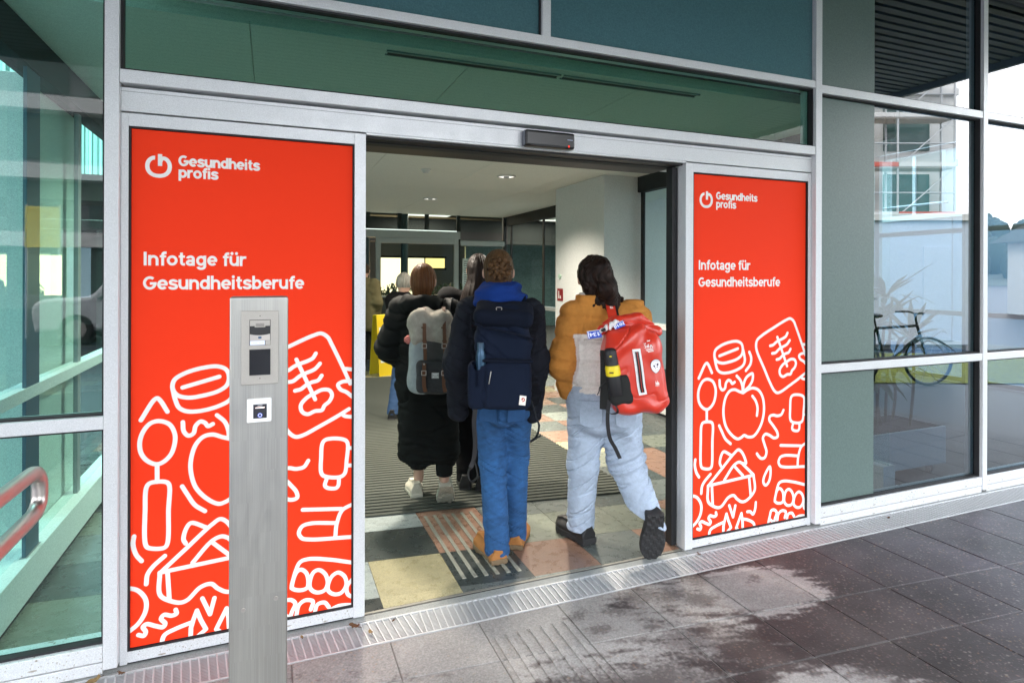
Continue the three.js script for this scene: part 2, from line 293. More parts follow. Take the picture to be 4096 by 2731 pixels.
  const G = {
    o: [1, d => d.el(0.5, 0.5, 0.365, 0.365)], n: [0.96, d => { d.l(0.135, 0, 0.135, 1); d.p(q => { q.ellipse(0.47, 0.53, 0.335, 0.335, 0, Math.PI, 0, true, 1); q.lineTo(0.805, 0); }); }],
    u: [0.96, d => { d.l(0.805, 0, 0.805, 1); d.p(q => { q.moveTo(0.135, 1); q.lineTo(0.135, 0.47); q.ellipse(0.47, 0.47, 0.335, 0.335, 0, Math.PI, 0, false, 1); }); }],
    h: [0.96, d => { d.l(0.135, 0, 0.135, 1.34); d.p(q => { q.ellipse(0.47, 0.53, 0.335, 0.335, 0, Math.PI, 0, true, 1); q.lineTo(0.805, 0); }); }],
    d: [1, d => { d.el(0.48, 0.5, 0.345, 0.365); d.l(0.825, 0, 0.825, 1.34); }], b: [1, d => { d.el(0.5, 0.5, 0.345, 0.365); d.l(0.155, 0, 0.155, 1.34); }], p: [1, d => { d.el(0.5, 0.5, 0.345, 0.365); d.l(0.155, -0.38, 0.155, 1); }],
    g: [1, d => { d.el(0.48, 0.5, 0.345, 0.365); d.p(q => { q.moveTo(0.825, 1); q.lineTo(0.825, 0.02); q.ellipse(0.49, -0.02, 0.335, 0.25, 0, 0, Math.PI * 0.92, false, 1); }); }],
    e: [0.97, d => { d.p(q => q.ellipse(0.49, 0.5, 0.355, 0.365, 0, 0, 2.42 + 3.14159, true, 1)); d.l(0.13, 0.49, 0.97 - 0.03, 0.49, 0.2); }],
    s: [0.88, d => d.p(q => { q.moveTo(0.78, 0.72); q.bezierCurveTo(0.72, 0.92, 0.17, 0.96, 0.17, 0.7); q.bezierCurveTo(0.17, 0.44, 0.76, 0.58, 0.76, 0.3); q.bezierCurveTo(0.76, 0.04, 0.14, 0.06, 0.1, 0.3); })],
    t: [0.66, d => { d.p(q => { q.moveTo(0.3, 1.26); q.lineTo(0.3, 0.36); q.quadraticCurveTo(0.3, 0.135, 0.52, 0.135); q.lineTo(0.64, 0.135); }); d.l(0.03, 0.88, 0.63, 0.88, 0.22); }],
    i: [0.36, d => { d.l(0.17, 0, 0.17, 1); d.dot(0.17, 1.24); }], f: [0.62, d => { d.p(q => { q.moveTo(0.3, 0); q.lineTo(0.3, 0.98); q.quadraticCurveTo(0.3, 1.22, 0.52, 1.22); q.lineTo(0.66, 1.22); }); d.l(0.03, 0.88, 0.62, 0.88, 0.22); }],
    r: [0.66, d => { d.l(0.135, 0, 0.135, 1); d.p(q => { q.moveTo(0.135, 0.42); q.quadraticCurveTo(0.15, 0.865, 0.46, 0.865); q.lineTo(0.66, 0.865); }); }],
    a: [0.9, d => { d.p(q => { q.moveTo(0.14, 0.7); q.bezierCurveTo(0.2, 0.93, 0.7, 0.98, 0.7, 0.62); q.lineTo(0.7, 0); }); d.el(0.41, 0.3, 0.285, 0.185); }],
    I: [0.38, d => d.l(0.17, 0, 0.17, 1.29)], ' ': [0.4, () => 0],
    G: [1.24, d => { d.p(q => { q.ellipse(0.62, 0.645, 0.485, 0.51, 0, 0.86, 6.28, false, -1); }); d.l(0.62, 0.6, 1.24, 0.6); }],
  };
  G['ü'] = [0.96, d => { G.u[1](d); d.dot(0.25, 1.24); d.dot(0.69, 1.24); }];
  const text = (str, x, base, width, xh, wt = 0.255) => {
    let tot = 0; const ls = 0.05; for (const ch of str) tot += G[ch][0] + ls; const sx = width / tot; let cx = x;
    for (const ch of str) {
      const X = v => cx + v * sx, Y = v => base - v * xh;
      const q = { moveTo: (a, b) => c.moveTo(X(a), Y(b)), lineTo: (a, b) => c.lineTo(X(a), Y(b)), quadraticCurveTo: (a, b, e, f) => c.quadraticCurveTo(X(a), Y(b), X(e), Y(f)), bezierCurveTo: (a, b, e, f, g, h) => c.bezierCurveTo(X(a), Y(b), X(e), Y(f), X(g), Y(h)),
        ellipse: (a, b, rx, ry, ro, s, e, dir, k) => { const n = 28; let span; if (k < 0) { for (let i = 0; i <= n; i++) { const t = s + (e - s) * i / n; i ? c.lineTo(X(a + rx * Math.cos(t)), Y(b + ry * Math.sin(t))) : c.moveTo(X(a + rx * Math.cos(t)), Y(b + ry * Math.sin(t))); } return; }
          // angles: 0 right, pi left; dir true runs over the top
          const s0 = s, e0 = dir ? (s === 0 ? e : 0) : (s === 0 ? -e : 2 * Math.PI); span = e0 - s0; for (let i = 0; i <= n; i++) { const t = s0 + span * i / n; c.lineTo(X(a + rx * Math.cos(t)), Y(b + ry * Math.sin(t))); } } };
      const d = { l: (a, b, e, f, w) => { c.lineWidth = (w ?? wt) * xh; c.beginPath(); c.moveTo(X(a), Y(b)); c.lineTo(X(e), Y(f)); c.stroke(); }, p: fn => { c.lineWidth = wt * xh; c.beginPath(); fn(q); c.stroke(); }, el: (a, b, rx, ry) => { c.lineWidth = wt * xh; c.beginPath(); c.ellipse(X(a), Y(b), rx * sx, ry * xh, 0, 0, 6.2832); c.stroke(); }, dot: (a, b) => { c.beginPath(); c.ellipse(X(a), Y(b), 0.155 * sx, 0.155 * xh, 0, 0, 6.2832); c.fill(); } };
      G[ch][1](d); cx += (G[ch][0] + ls) * sx;
    }
  };
  text('Gesundheits', 0.1925 * W, 0.0663 * H, 0.359 * W, 0.0205 * H * 0.8, 0.3); text('profis', 0.1925 * W, 0.0895 * H, 0.172 * W, 0.0205 * H * 0.8, 0.3);
  text('Infotage für', 0.048 * W, 0.2635 * H, 0.444 * W, 0.0252 * H * 0.82); text('Gesundheitsberufe', 0.047 * W, 0.3108 * H, 0.716 * W, 0.0252 * H * 0.82);
  // emblem
  const lx = 0.054 * W, ly = 0.0455 * H, lw = 0.111 * W, lh = 0.0468 * H; c.lineWidth = lw * 0.165;
  c.beginPath(); c.moveTo(lx + lw * 0.37, ly + lh * 0.165); c.bezierCurveTo(lx + lw * 0.2, ly + lh * 0.16, lx + lw * 0.083, ly + lh * 0.33, lx + lw * 0.083, ly + lh * 0.52);
  c.bezierCurveTo(lx + lw * 0.083, ly + lh * 0.78, lx + lw * 0.27, ly + lh * 0.915, lx + lw * 0.5, ly + lh * 0.915); c.bezierCurveTo(lx + lw * 0.74, ly + lh * 0.915, lx + lw * 0.917, ly + lh * 0.77, lx + lw * 0.917, ly + lh * 0.5);
  c.bezierCurveTo(lx + lw * 0.917, ly + lh * 0.2, lx + lw * 0.6, ly + lh * 0.02, lx + lw * 0.56, ly + lh * 0.34); c.stroke(); c.fillRect(lx + lw * 0.47, ly, lw * 0.165, lh * 0.5);
});
function sideLight(x0, x1, p0, p1, label, plabel, shift, edge) {
  const d = thing('door_leaf', label, 'door', [0, 0, 0], 0, 'door side panels carrying posters');
  const top = 2.1615, z1 = -0.032, z0 = -0.075, T0 = 2.112, B0 = 0.054;
  bar(d, 'stile', x0, p0, 0.006, top, z0, z1, M.alu, 0.002); bar(d, 'stile', p1, x1, 0.006, top, z0, z1, M.alu, 0.002);
  bar(d, 'top_rail', p0, p1, T0, top - 0.0005, z0, z1 - 0.0005, M.alu, 0.001); bar(d, 'bottom_rail', p0, p1, 0.012, B0, z0, z1 - 0.0005, M.aluDirty, 0.001);
  bar(d, 'bottom_gap', p0, p1, 0.0055, 0.012, z0, z1 - 0.004, M.gasket, 0);
  const g = 0.0068;
  bar(d, 'gasket', p0, p1, T0 - g, T0, z0 + 0.01, z1 - 0.004, M.gasket, 0); bar(d, 'gasket', p0, p1, B0, B0 + g, z0 + 0.01, z1 - 0.004, M.gasket, 0);
  bar(d, 'gasket', p0, p0 + g, B0 + g, T0 - g, z0 + 0.01, z1 - 0.004, M.gasket, 0); bar(d, 'gasket', p1 - g, p1, B0 + g, T0 - g, z0 + 0.01, z1 - 0.004, M.gasket, 0);
  bar(d, 'glass_pane', p0 + g, p1 - g, B0 + g, T0 - g, -0.062, -0.052, M.dark, 0);
  const ps = thing('poster', plabel, 'poster', [0, 0, 0], 0, 'red door posters');
  const w = p1 - p0 - 2 * g - 0.002, h = T0 - B0 - 2 * g - 0.002, mat = phy({ color: 0xffffff, map: posterTex(shift), roughness: 0.7, specularIntensity: 0.35, bumpMap: rep(tfine, 6), bumpScale: 0.0001 });
  const gg = new THREE.BoxGeometry(w, h, 0.003); const side = std({ color: lin(0.7, 0.08, 0.03), roughness: 0.6 });
  mesh(ps, 'printed_film', gg, [side, side, side, side, mat, side], [(p0 + p1) / 2, (T0 + B0) / 2, -0.0485]);
}
sideLight(-0.5485, 0.388, -0.5232, 0.3387, 'fixed aluminium door panel left of the opening, behind the intercom post', 'tall red poster left of the opening, partly hidden by the intercom post', -0.012, 1);
sideLight(2.133, 3.0725, 2.1845, 3.048, 'fixed aluminium door panel right of the opening, beside the dark glazed bay', 'tall red poster right of the opening, fully in view', 0, -1);
// sliding leaves parked behind the side panels: only their dark leading edges show
{
  const l = thing('sliding_door', 'open sliding glass leaf parked behind the right poster, black leading edge', 'door', [0, 0, 0], 0, 'open sliding leaves');
  bar(l, 'jamb_return', 2.1335, 2.15, 0.006, 2.149, -0.104, -0.0755, M.alu, 0.001);
  bar(l, 'leading_edge', 2.098, 2.132, 0.008, 2.145, -0.165, -0.106, M.black, 0.003);
  bar(l, 'leading_edge', 2.133, 2.146, 0.01, 2.143, -0.15, -0.118, M.alu, 0.002);
  bar(l, 'glass_pane', 2.147, 3.04, 0.02, 2.14, -0.138, -0.132, M.dark, 0);
  const r = thing('sliding_door', 'open sliding glass leaf parked behind the left poster', 'door', [0, 0, 0], 0, 'open sliding leaves');
  bar(r, 'leading_edge', 0.35, 0.384, 0.008, 2.145, -0.165, -0.106, M.black, 0.003); bar(r, 'glass_pane', -0.5, 0.349, 0.02, 2.14, -0.138, -0.132, M.dark, 0);
}
// ---------- outside ground ----------
const tPlaza = dataTex(512, 512, (i, j) => { const s = N512(i, j), b = 0.30 + 0.12 * fbm(i / 90, j / 90, 1, 3); return s > 0.9 ? b + 0.2 : b + 0.1 * (s - 0.5); }, true);
const plaza = structure('plaza');
{ const g = new THREE.PlaneGeometry(700, 700); g.rotateX(-Math.PI / 2); const uv = g.attributes.uv; for (let i = 0; i < uv.count; i++) uv.setXY(i, uv.getX(i) * 600, uv.getY(i) * 600);
  mesh(plaza, 'asphalt', g, std({ color: lin(0.06, 0.09, 0.3), roughness: 0.4, map: tPlaza }), [0, -0.03, 350.05]); }  // blue of the reflected sky is put into the base colour
// pavement: exposed-aggregate slabs, wet in places
const PX0 = -1.6, PX1 = 6.6, PZ0 = 0.1, PZ1 = 3.1;
const slabTone = (x, z) => { const a = Math.floor((x + 0.7) / 0.389), b = Math.floor((z - 0.09 * (x - 1.264) - 0.17) / 0.337); return 0.10 * (N512(a * 7 + 40, b * 13 + 60) - 0.5); };
const wet = (x, z) => { // 0 dry .. 1 wet, a stain map with ragged outline
  const n = fbm(x * 1.9 + 3, z * 2.3, 5, 5), m = fbm(x * 7, z * 7, 8, 3);
  const st = slabTone(x, z) * 5.5, hi = fbm(x * 60 + z * 20, z * 55, 6, 3), str = fbm(x * 5 + z * 3, z * 22 - x * 6, 2, 4);
  let w = sm(1.6, 2.2, x + 0.55 * z - 0.06 + n * 1.3 + st + str * 1.1 + hi * 0.5);               // right-hand side
  const dry2 = Math.max(sm(0.5, 0.1, Math.hypot((x - 2.22) / 1.1, (z - 0.42) / 0.7)), sm(0.5, 0.1, Math.hypot((x - 1.95) / 1.4, (z - 1.25) / 1.0)));
  w *= 1 - 0.9 * sm(0.42, 0.62, dry2 + n * 0.6 + st * 0.5 + str * 0.5 + hi * 0.25);
  w = Math.max(w, sm(0.62, 0.2, Math.hypot((x - 0.12) / 0.75, (z - 0.62) / 0.55) + n * 0.5 + str * 0.5 + hi * 0.3) * 0.9);
  w = Math.max(w, sm(0.42, 0.2, Math.hypot((x - 0.95) / 1.5, (z - 0.85) / 0.5) + n * 0.8 + str * 0.4 + hi * 0.3) * 0.7);
  for (const [px, pz, r] of [[1.47, 0.33, 0.07], [1.62, 0.26, 0.1], [1.78, 0.31, 0.09], [1.32, 0.43, 0.06], [1.55, 0.5, 0.05], [1.9, 0.4, 0.09], [2.0, 0.24, 0.06], [1.63, 0.62, 0.12], [1.75, 0.7, 0.09], [1.45, 0.56, 0.04], [1.28, 0.3, 0.05], [2.28, 0.33, 0.05]]) w = Math.max(w, sm(1, 0.35, Math.hypot((x - px) * 0.8, (z - pz) * 1.35) / r + hi * 1.6 + str) * 0.45);
  return cl(w);
};
const chips = (() => { // scattered stone chips drawn once
  const W = 2048, H = 768, buf = new Float32Array(W * H * 2);
  for (let n = 0; n < 170000; n++) { const cx = rnd() * W, cy = rnd() * H, r = 0.4 + Math.pow(rnd(), 4) * 1.25, an = rnd() * 3.14, e = rr(0.45, 0.95), tone = rnd(), R = Math.ceil(r) + 1;
    for (let dy = -R; dy <= R; dy++) for (let dx = -R; dx <= R; dx++) { const X = Math.round(cx) + dx, Y = Math.round(cy) + dy; if (X < 0 || Y < 0 || X >= W || Y >= H) continue; const ux = X - cx, uy = Y - cy, a = ux * Math.cos(an) + uy * Math.sin(an), b = (-ux * Math.sin(an) + uy * Math.cos(an)) / e; const d = Math.hypot(a, b); if (d < r) { const k = 2 * (Y * W + X); buf[k] = Math.min(1, (r - d) * 1.6 + 0.3); buf[k + 1] = tone; } } }
  return { W, H, buf };
})();
const pv = (fn, srgb) => dataTex(chips.W, chips.H, (i, j) => { const x = PX0 + (PX1 - PX0) * i / chips.W, z = PZ0 + (PZ1 - PZ0) * j / chips.H; const k = 2 * (j * chips.W + i); return fn(x, z, chips.buf[k], chips.buf[k + 1], i, j); }, srgb, false);
const wetMap = new Float32Array(1024 * 384); for (let j = 0; j < 384; j++) for (let i = 0; i < 1024; i++) wetMap[j * 1024 + i] = wet(PX0 + (PX1 - PX0) * i / 1024, PZ0 + (PZ1 - PZ0) * j / 384);
const wetAt = (i, j) => { const x = i / 2, y = j / 2, a = Math.floor(x), b = Math.floor(y), u = x - a, v = y - b, A = Math.min(1023, a + 1), B = Math.min(383, b + 1); return mixv(mixv(wetMap[b * 1024 + a], wetMap[b * 1024 + A], u), mixv(wetMap[B * 1024 + a], wetMap[B * 1024 + A], u), v); };
const pavCol = pv((x, z, c, t, i, j) => {
  const w = wetAt(i, j), s = N512(i, j), big = fbm(x * 2.2, z * 2.2, 1, 4), coarse = sm(0.75, 0.2, x) * 0.6 + sm(2.0, 2.9, x) * 0.7;
  let base = 0.56 + slabTone(x, z) + 0.16 * big + 0.10 * (s - 0.5) + 0.05 * N512(i >> 1, j >> 1); base = mixv(base, base * (0.35 + 0.22 * fbm(x * 3.3 + 8, z * 4, 4, 4)), w);
  let col = [base * mixv(1, 1.03, w), base * mixv(0.985, 0.97, w), base * mixv(0.965, 0.94 + 0.16 * sm(2.3, 3.6, x), w)]; col = [col[0] + 0.02 * w * 0.2, col[1] - 0.004 * w, col[2]];  // blue towards the right is sky reflection painted into the wet colour
  const a = c * cl(0.14 + 0.4 * coarse + 0.3 * w); const chip = t < 0.45 ? [0.76, 0.72, 0.67] : t < 0.62 ? [0.74, 0.58, 0.42] : t < 0.78 ? [0.68, 0.54, 0.52] : [0.34, 0.33, 0.34]; const dim = mixv(1, 0.72, w);
  return [0, 1, 2].map(k => mixv(col[k], chip[k] * dim, a));
}, true);
const pavRough = pv((x, z, c, t, i, j) => { const w = wetAt(i, j); return mixv(0.95, 0.68 - 0.2 * sm(2.4, 3.5, x + 0.4 * fbm(x * 3, z * 3, 1, 3)), w) + 0.12 * (N512(i, j) - 0.5) + 0.06 * fbm(x * 9, z * 9, 2, 2); });
const pavBump = pv((x, z, c, t, i, j) => 0.45 + 0.35 * c + 0.25 * (N512(i, j) - 0.5));
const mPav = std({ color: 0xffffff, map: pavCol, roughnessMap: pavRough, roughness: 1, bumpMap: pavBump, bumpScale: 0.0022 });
{
  const pav = structure('pavement');
  bar(pav, 'joint_bed', PX0, PX1, -0.028, -0.0045, 0.184, PZ1, std({ color: lin(0.2, 0.19, 0.18), roughness: 0.9 }), 0);
  const xs = [-1.5, -1.08, -0.69, -0.31, 0.075, 0.462, 0.85, 1.238, 1.635, 2.035, 2.418, 2.82, 3.205, 3.6, 3.99, 4.38, 4.77, 5.16, 5.55, 5.94, 6.33, 6.6], slope = 0.09;
  const zk = x => [0.509, 0.846, 1.18, 1.52, 1.86, 2.2, 2.54, 2.88].map(z => z + slope * (x - 1.264));
  const slab = (x0, x1, z00, z01, z10, z11, dy) => { // corners: (x0,z00) (x0,z01) (x1,z10) (x1,z11), near edge softened
    const g0 = 0.0022, b = 0.0025, P = [], I = [], U = []; const y = dy;
    const ring = (o, yy) => [[x0 + o, z00 + o], [x1 - o, z10 + o], [x1 - o, z11 - o], [x0 + o, z01 - o]].forEach(([x, z]) => { P.push(x, yy, z); U.push((x - PX0) / (PX1 - PX0), (z - PZ0) / (PZ1 - PZ0)); });
    ring(g0, -0.02); ring(g0, y - b); ring(g0 + b, y);
    for (const k of [0, 4]) for (let i = 0; i < 4; i++) { const a = k + i, c = k + (i + 1) % 4; I.push(a, c + 4, c, a, a + 4, c + 4); } I.push(8, 10, 9, 8, 11, 10);
    const g = new THREE.BufferGeometry(); g.setAttribute('position', new THREE.Float32BufferAttribute(P, 3)); g.setAttribute('uv', new THREE.Float32BufferAttribute(U, 2)); g.setIndex(I); const q = g.toNonIndexed(); q.computeVertexNormals(); return q;
  };
  for (let i = 0; i < xs.length - 1; i++) { const A = zk(xs[i]), B = zk(xs[i + 1]);
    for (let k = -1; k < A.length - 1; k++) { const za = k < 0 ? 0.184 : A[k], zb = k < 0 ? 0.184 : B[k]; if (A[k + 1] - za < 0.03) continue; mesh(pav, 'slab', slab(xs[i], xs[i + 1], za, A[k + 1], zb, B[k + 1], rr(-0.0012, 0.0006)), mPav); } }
  // tactile ribs in line with the door
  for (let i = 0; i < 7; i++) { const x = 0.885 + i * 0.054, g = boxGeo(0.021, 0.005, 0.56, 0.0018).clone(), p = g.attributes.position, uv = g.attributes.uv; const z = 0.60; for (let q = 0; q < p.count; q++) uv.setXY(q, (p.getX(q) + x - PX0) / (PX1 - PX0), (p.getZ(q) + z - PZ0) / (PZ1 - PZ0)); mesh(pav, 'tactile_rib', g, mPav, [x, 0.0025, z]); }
}
// drain grating along the facade
{
  const gr = thing('drain_grating', 'galvanised steel drain grating along the foot of the facade', 'grating');
  const mz = std({ color: lin(0.62, 0.63, 0.64), metalness: 0.25, roughness: 0.5, map: rep(tfine, 5), roughnessMap: rep(trough, 4) });
  bar(gr, 'channel', PX0, 7.9, -0.05, -0.026, 0.0, 0.183, M.dark, 0);
  bar(gr, 'edge_bar', PX0, 7.9, -0.025, 0.0015, 0.177, 0.183, mz, 0.001); bar(gr, 'edge_bar', PX0, 7.9, -0.025, 0.0015, 0.004, 0.014, mz, 0.001);
  const md = std({ color: lin(0.46, 0.47, 0.48), metalness: 0.4, roughness: 0.6 }); for (let i = 0; i < 17; i++) bar(gr, 'long_bar', PX0, 7.9, -0.016, -0.004, 0.0195 + i * 0.0096, 0.0195 + i * 0.0096 + 0.0056, md, 0);
  const cg = boxGeo(0.0062, 0.018, 0.166, 0.0012), lean = -0.02; for (let i = 0; i < 262; i++) { const x = PX0 + 0.02 + i * 0.0315; if (x > 6.6) break; mesh(gr, 'cross_bar', cg, mz, [x, -0.0075, 0.0955], [0, x < 0.62 ? 0.12 : -0.03, 0]); }
  // sill in front of the door track
  const th = thing('threshold', 'worn grey stone threshold strip with black track groove under the door', 'threshold');
  const ms = std({ color: lin(0.36, 0.38, 0.37), roughness: 0.6, map: rep(tgran, 3), roughnessMap: rep(trough, 2) });
  bar(th, 'stone_strip', 0.39, 2.131, -0.03, -0.001, -0.047, 0.0035, ms, 0.002); bar(th, 'track_groove', 0.39, 2.131, -0.03, -0.003, -0.058, -0.0475, M.black, 0); bar(th, 'inner_strip', 0.39, 2.131, -0.03, -0.0005, -0.073, -0.0585, std({ color: lin(0.3, 0.29, 0.25), roughness: 0.5, metalness: 0.4, map: rep(tfine, 6) }), 0.001);
  bar(th, 'stone_strip', -1.6, 0.3895, -0.03, 0.002, -0.12, 0.0, ms, 0); bar(th, 'stone_strip', 2.1315, 7.9, -0.03, 0.002, -0.12, 0.0, ms, 0);
}
// dry leaves
{
  const ml = [lin(0.2, 0.1, 0.045), lin(0.33, 0.22, 0.09), lin(0.12, 0.06, 0.03)].map(c => std({ color: c, roughness: 0.9, side: THREE.DoubleSide, map: rep(tfab, 8) }));
  const leaf = (x, z, s, m, label) => { const t = thing('dry_leaf', label, 'leaf', [x, 0.002, z], rnd() * 6, 'dry leaves on the drain grating'); const g = new THREE.PlaneGeometry(s, s * 0.75, 6, 5), p = g.attributes.position;
    for (let i = 0; i < p.count; i++) { let a = p.getX(i) / s * 2, b = p.getY(i) / s * 2 / 0.75; const k = Math.sqrt(Math.max(0, 1 - a * a * 0.85)); p.setXYZ(i, p.getX(i), 0.004 + 0.35 * s * Math.abs(noise(a * 2 + x * 9, b * 2, z * 5)) + 0.1 * s * a * a, p.getY(i) * (k * (0.75 + 0.35 * noise(a * 5, b * 5, x * 3)))); } g.computeVertexNormals(); mesh(t, 'blade', g, ml[m]); mesh(t, 'stalk', tubeGeo([[s * 0.4, 0.005, 0], [s * 0.6, 0.009, 0.004], [s * 0.8, 0.006, 0]], 0.0012, 6, 4), ml[2]); };
  leaf(0.335, 0.03, 0.05, 0, 'crumpled brown leaf against the right foot of the left poster'); leaf(0.395, 0.10, 0.03, 1, 'small pale leaf curled on the grating near the opening'); leaf(0.12, 0.03, 0.02, 1, 'tiny yellow leaf by the bottom rail beside the post');
  leaf(-0.62, 0.035, 0.05, 1, 'tan leaf at the foot of the left mullion'); leaf(-0.70, 0.055, 0.055, 0, 'dark brown leaf litter left of the left mullion'); leaf(-0.53, 0.02, 0.03, 0, 'small brown leaf in the corner right of the left mullion'); leaf(2.18, 0.03, 0.025, 0, 'small twisted leaf under the left corner of the right poster'); leaf(3.62, 0.07, 0.03, 2, 'dark leaf on the grating under the grey panel'); leaf(0.5, 0.05, 0.02, 2, 'dark scrap of leaf on the grating in front of the opening');
}
// ---------- vestibule ----------
const VX0 = -1.1, VX1 = 4.0, VZ = -8.4, CEIL = 2.68;
const tileCols = { y: [0.50, 0.45, 0.27], l: [0.33, 0.37, 0.33], b: [0.38, 0.43, 0.42], d: [0.07, 0.085, 0.08], g: [0.15, 0.17, 0.16], t: [0.34, 0.20, 0.14], k: [0.02, 0.03, 0.03], n: [0.22, 0.24, 0.19] };
{
  const fl = structure('floor');
  const sub = std({ color: lin(0.1, 0.1, 0.1), roughness: 0.8 });
  bar(fl, 'screed', -9, 9.5, -0.05, -0.0045, -24, -0.121, sub, 0); bar(fl, 'screed', VX0, 0.389, -0.05, -0.0045, -0.12, -0.0605, sub, 0);
  const mt = {}; for (const k in tileCols) mt[k] = [0.88, 1, 1.1].map(f => phy({ color: lin(...tileCols[k].map(v => v * f)), roughness: 0.34, map: rep(tgran, 1.7), roughnessMap: rep(trough, 1.3) }));
  const P = 0.3835, X0 = 0.479 - 5 * P, SL = 0.11;
  // rows from the door inwards, columns from the left wall to the right
  const rows = ['lblkylgdgtdgttd', 'ltdllydtgtldtyd', 'gdlddgdtlltgtdgg', 'ltdgbbtgglgdtgd', 'dgtldtdgglldyt', 'tdlgtdlgtdtdgt', 'gtdldgtldgtgld'];
  const fixed = { '0,4': 'k', '0,5': 'y', '0,6': 'g', '0,7': 'l', '0,8': 'l', '0,9': 'l', '1,4': 'b', '1,5': 'y', '1,6': 'd', '1,7': 't', '1,8': 'g', '1,9': 't', '2,4': 'd', '2,5': 'd', '2,6': 't', '2,7': 'n', '2,8': 'n', '2,9': 'n', '3,4': 'b', '3,5': 'b', '3,6': 't', '3,7': 'g', '3,8': 'g', '3,9': 'd', '4,9': 'g', '4,10': 'd', '5,10': 'n', '4,11': 't', '5,11': 't', '5,12': 'd', '6,10': 'y', '6,11': 'd', '7,10': 't', '7,11': 't', '8,10': 'g', '9,10': 't', '10,10': 'n', '8,11': 't', '9,11': 'l', '10,11': 'd', '11,10': 't', '12,10': 'g', '3,10': 'g', '2,10': 't', '1,10': 'd' };
  const geo = new THREE.BufferGeometry(); { const e = 0.0012, h = P / 2 - e, q = []; const c = [[-h, -h], [h, -h], [h, h], [-h, h]].map(([x, z]) => [x, z + SL * x]); const U = []; const add = (a, y) => { q.push(a[0], y, a[1]); U.push(a[0], a[1]); };
    for (const [i, j, k] of [[0, 2, 1], [0, 3, 2]]) { add(c[i], 0); add(c[j], 0); add(c[k], 0); } for (let i = 0; i < 4; i++) { const a = c[i], b = c[(i + 1) % 4]; add(a, 0); add(b, 0); add(b, -0.004); add(a, 0); add(b, -0.004); add(a, -0.004); }
    geo.setAttribute('position', new THREE.Float32BufferAttribute(q, 3)); geo.setAttribute('uv', new THREE.Float32BufferAttribute(U, 2)); geo.computeVertexNormals(); }
  let n = 0; const rest = [];
  const keys = 'ldgtynbtdg';
  for (let r = 0; r < 44; r++) for (let c = 0; c < 15; c++) {
    const x = X0 + (c - 0.5 + 0.5) * P + P / 2 - P, z = -0.173 + SL * (x - 0.479) - (r - 0.5) * P; if (x < VX0 - 0.15 || x > 4.3) continue; if (r < 1) continue;
    const col = Math.round((x - P / 2 - 0.479) / P) + 5, key = fixed[r + ',' + col] ?? (col < 4 && r < 9 ? 'dgdngd'[(r * 2 + col) % 6] : null) ?? keys[Math.floor(Math.abs(Math.sin(r * 12.9 + col * 78.2) * 43758.5) % 1 * keys.length)];
    const m = mt[key][Math.floor(rnd() * 3)];
    const ze = x + P / 2 > 0.39 && x - P / 2 < 2.131 ? -0.0735 : -0.1205; if (z + P / 2 + SL * P / 2 > ze) { const h = P / 2 - 0.0012, c = [[-h, -h], [h, -h], [h, h], [-h, h]].map(([a, b]) => [x + a, Math.min(z + b + SL * a, ze)]), q = []; for (const k of [0, 2, 1, 0, 3, 2]) q.push(c[k][0], 0, c[k][1]); const g = new THREE.BufferGeometry(); g.setAttribute('position', new THREE.Float32BufferAttribute(q, 3)); g.setAttribute('uv', new THREE.Float32BufferAttribute([0, 1, 2, 3, 4, 5].flatMap(k => [q[3 * k], q[3 * k + 2]]), 2)); g.computeVertexNormals(); mesh(fl, 'floor_tile', g, m); continue; }
    if (n++ < 270) mesh(fl, 'floor_tile', geo, m, [x, 0, z]); else { const g = geo.clone(); g.translate(x, 0, z); rest.push([g, key]); }
  }
  // cut row along the threshold
  for (let c = 0; c < 14; c++) { const x = X0 + c * P - P / 2, x0 = x - P / 2 + 0.0012, x1 = x + P / 2 - 0.0012; const col = Math.round((x - P / 2 - 0.479) / P) + 5, key = fixed['0,' + col] ?? 'g'; const zf = v => -0.173 + SL * (v - 0.479) - 0.0012; const inDoor = x1 > 0.39 && x0 < 2.131, ze = inDoor ? -0.0735 : -0.1205; const A = x0, za = Math.min(zf(A), ze - 0.001), zb = Math.min(zf(x1), ze - 0.001); if (za > ze - 0.004) continue;
    const q = [A, 0, za, A, 0, ze, x1, 0, ze, A, 0, za, x1, 0, ze, x1, 0, zb], g = new THREE.BufferGeometry(); g.setAttribute('position', new THREE.Float32BufferAttribute(q, 3)); g.setAttribute('uv', new THREE.Float32BufferAttribute([0, 1, 2, 3, 4, 5].flatMap(i => [q[3 * i], q[3 * i + 2]]), 2)); g.computeVertexNormals(); mesh(fl, 'floor_tile', g, mt[key][1]); }
  for (const k in mt) { const gs = rest.filter(q => q[1] === k).map(q => q[0]); if (gs.length) { const m = mesh(fl, 'distant_tiles', mergeGeometries(gs), mt[k][1]); m.userData.kind = 'stuff'; } }
  for (let i = 0; i < 6; i++) { const x = 0.905 + i * 0.058; mesh(fl, 'tactile_rib', boxGeo(0.021, 0.004, 0.84, 0.0012), phy({ color: lin(0.36, 0.36, 0.3), roughness: 0.4, map: rep(tgran, 2) }), [x, 0.002, -0.6 + SL * (x - 1.05)]); }
}
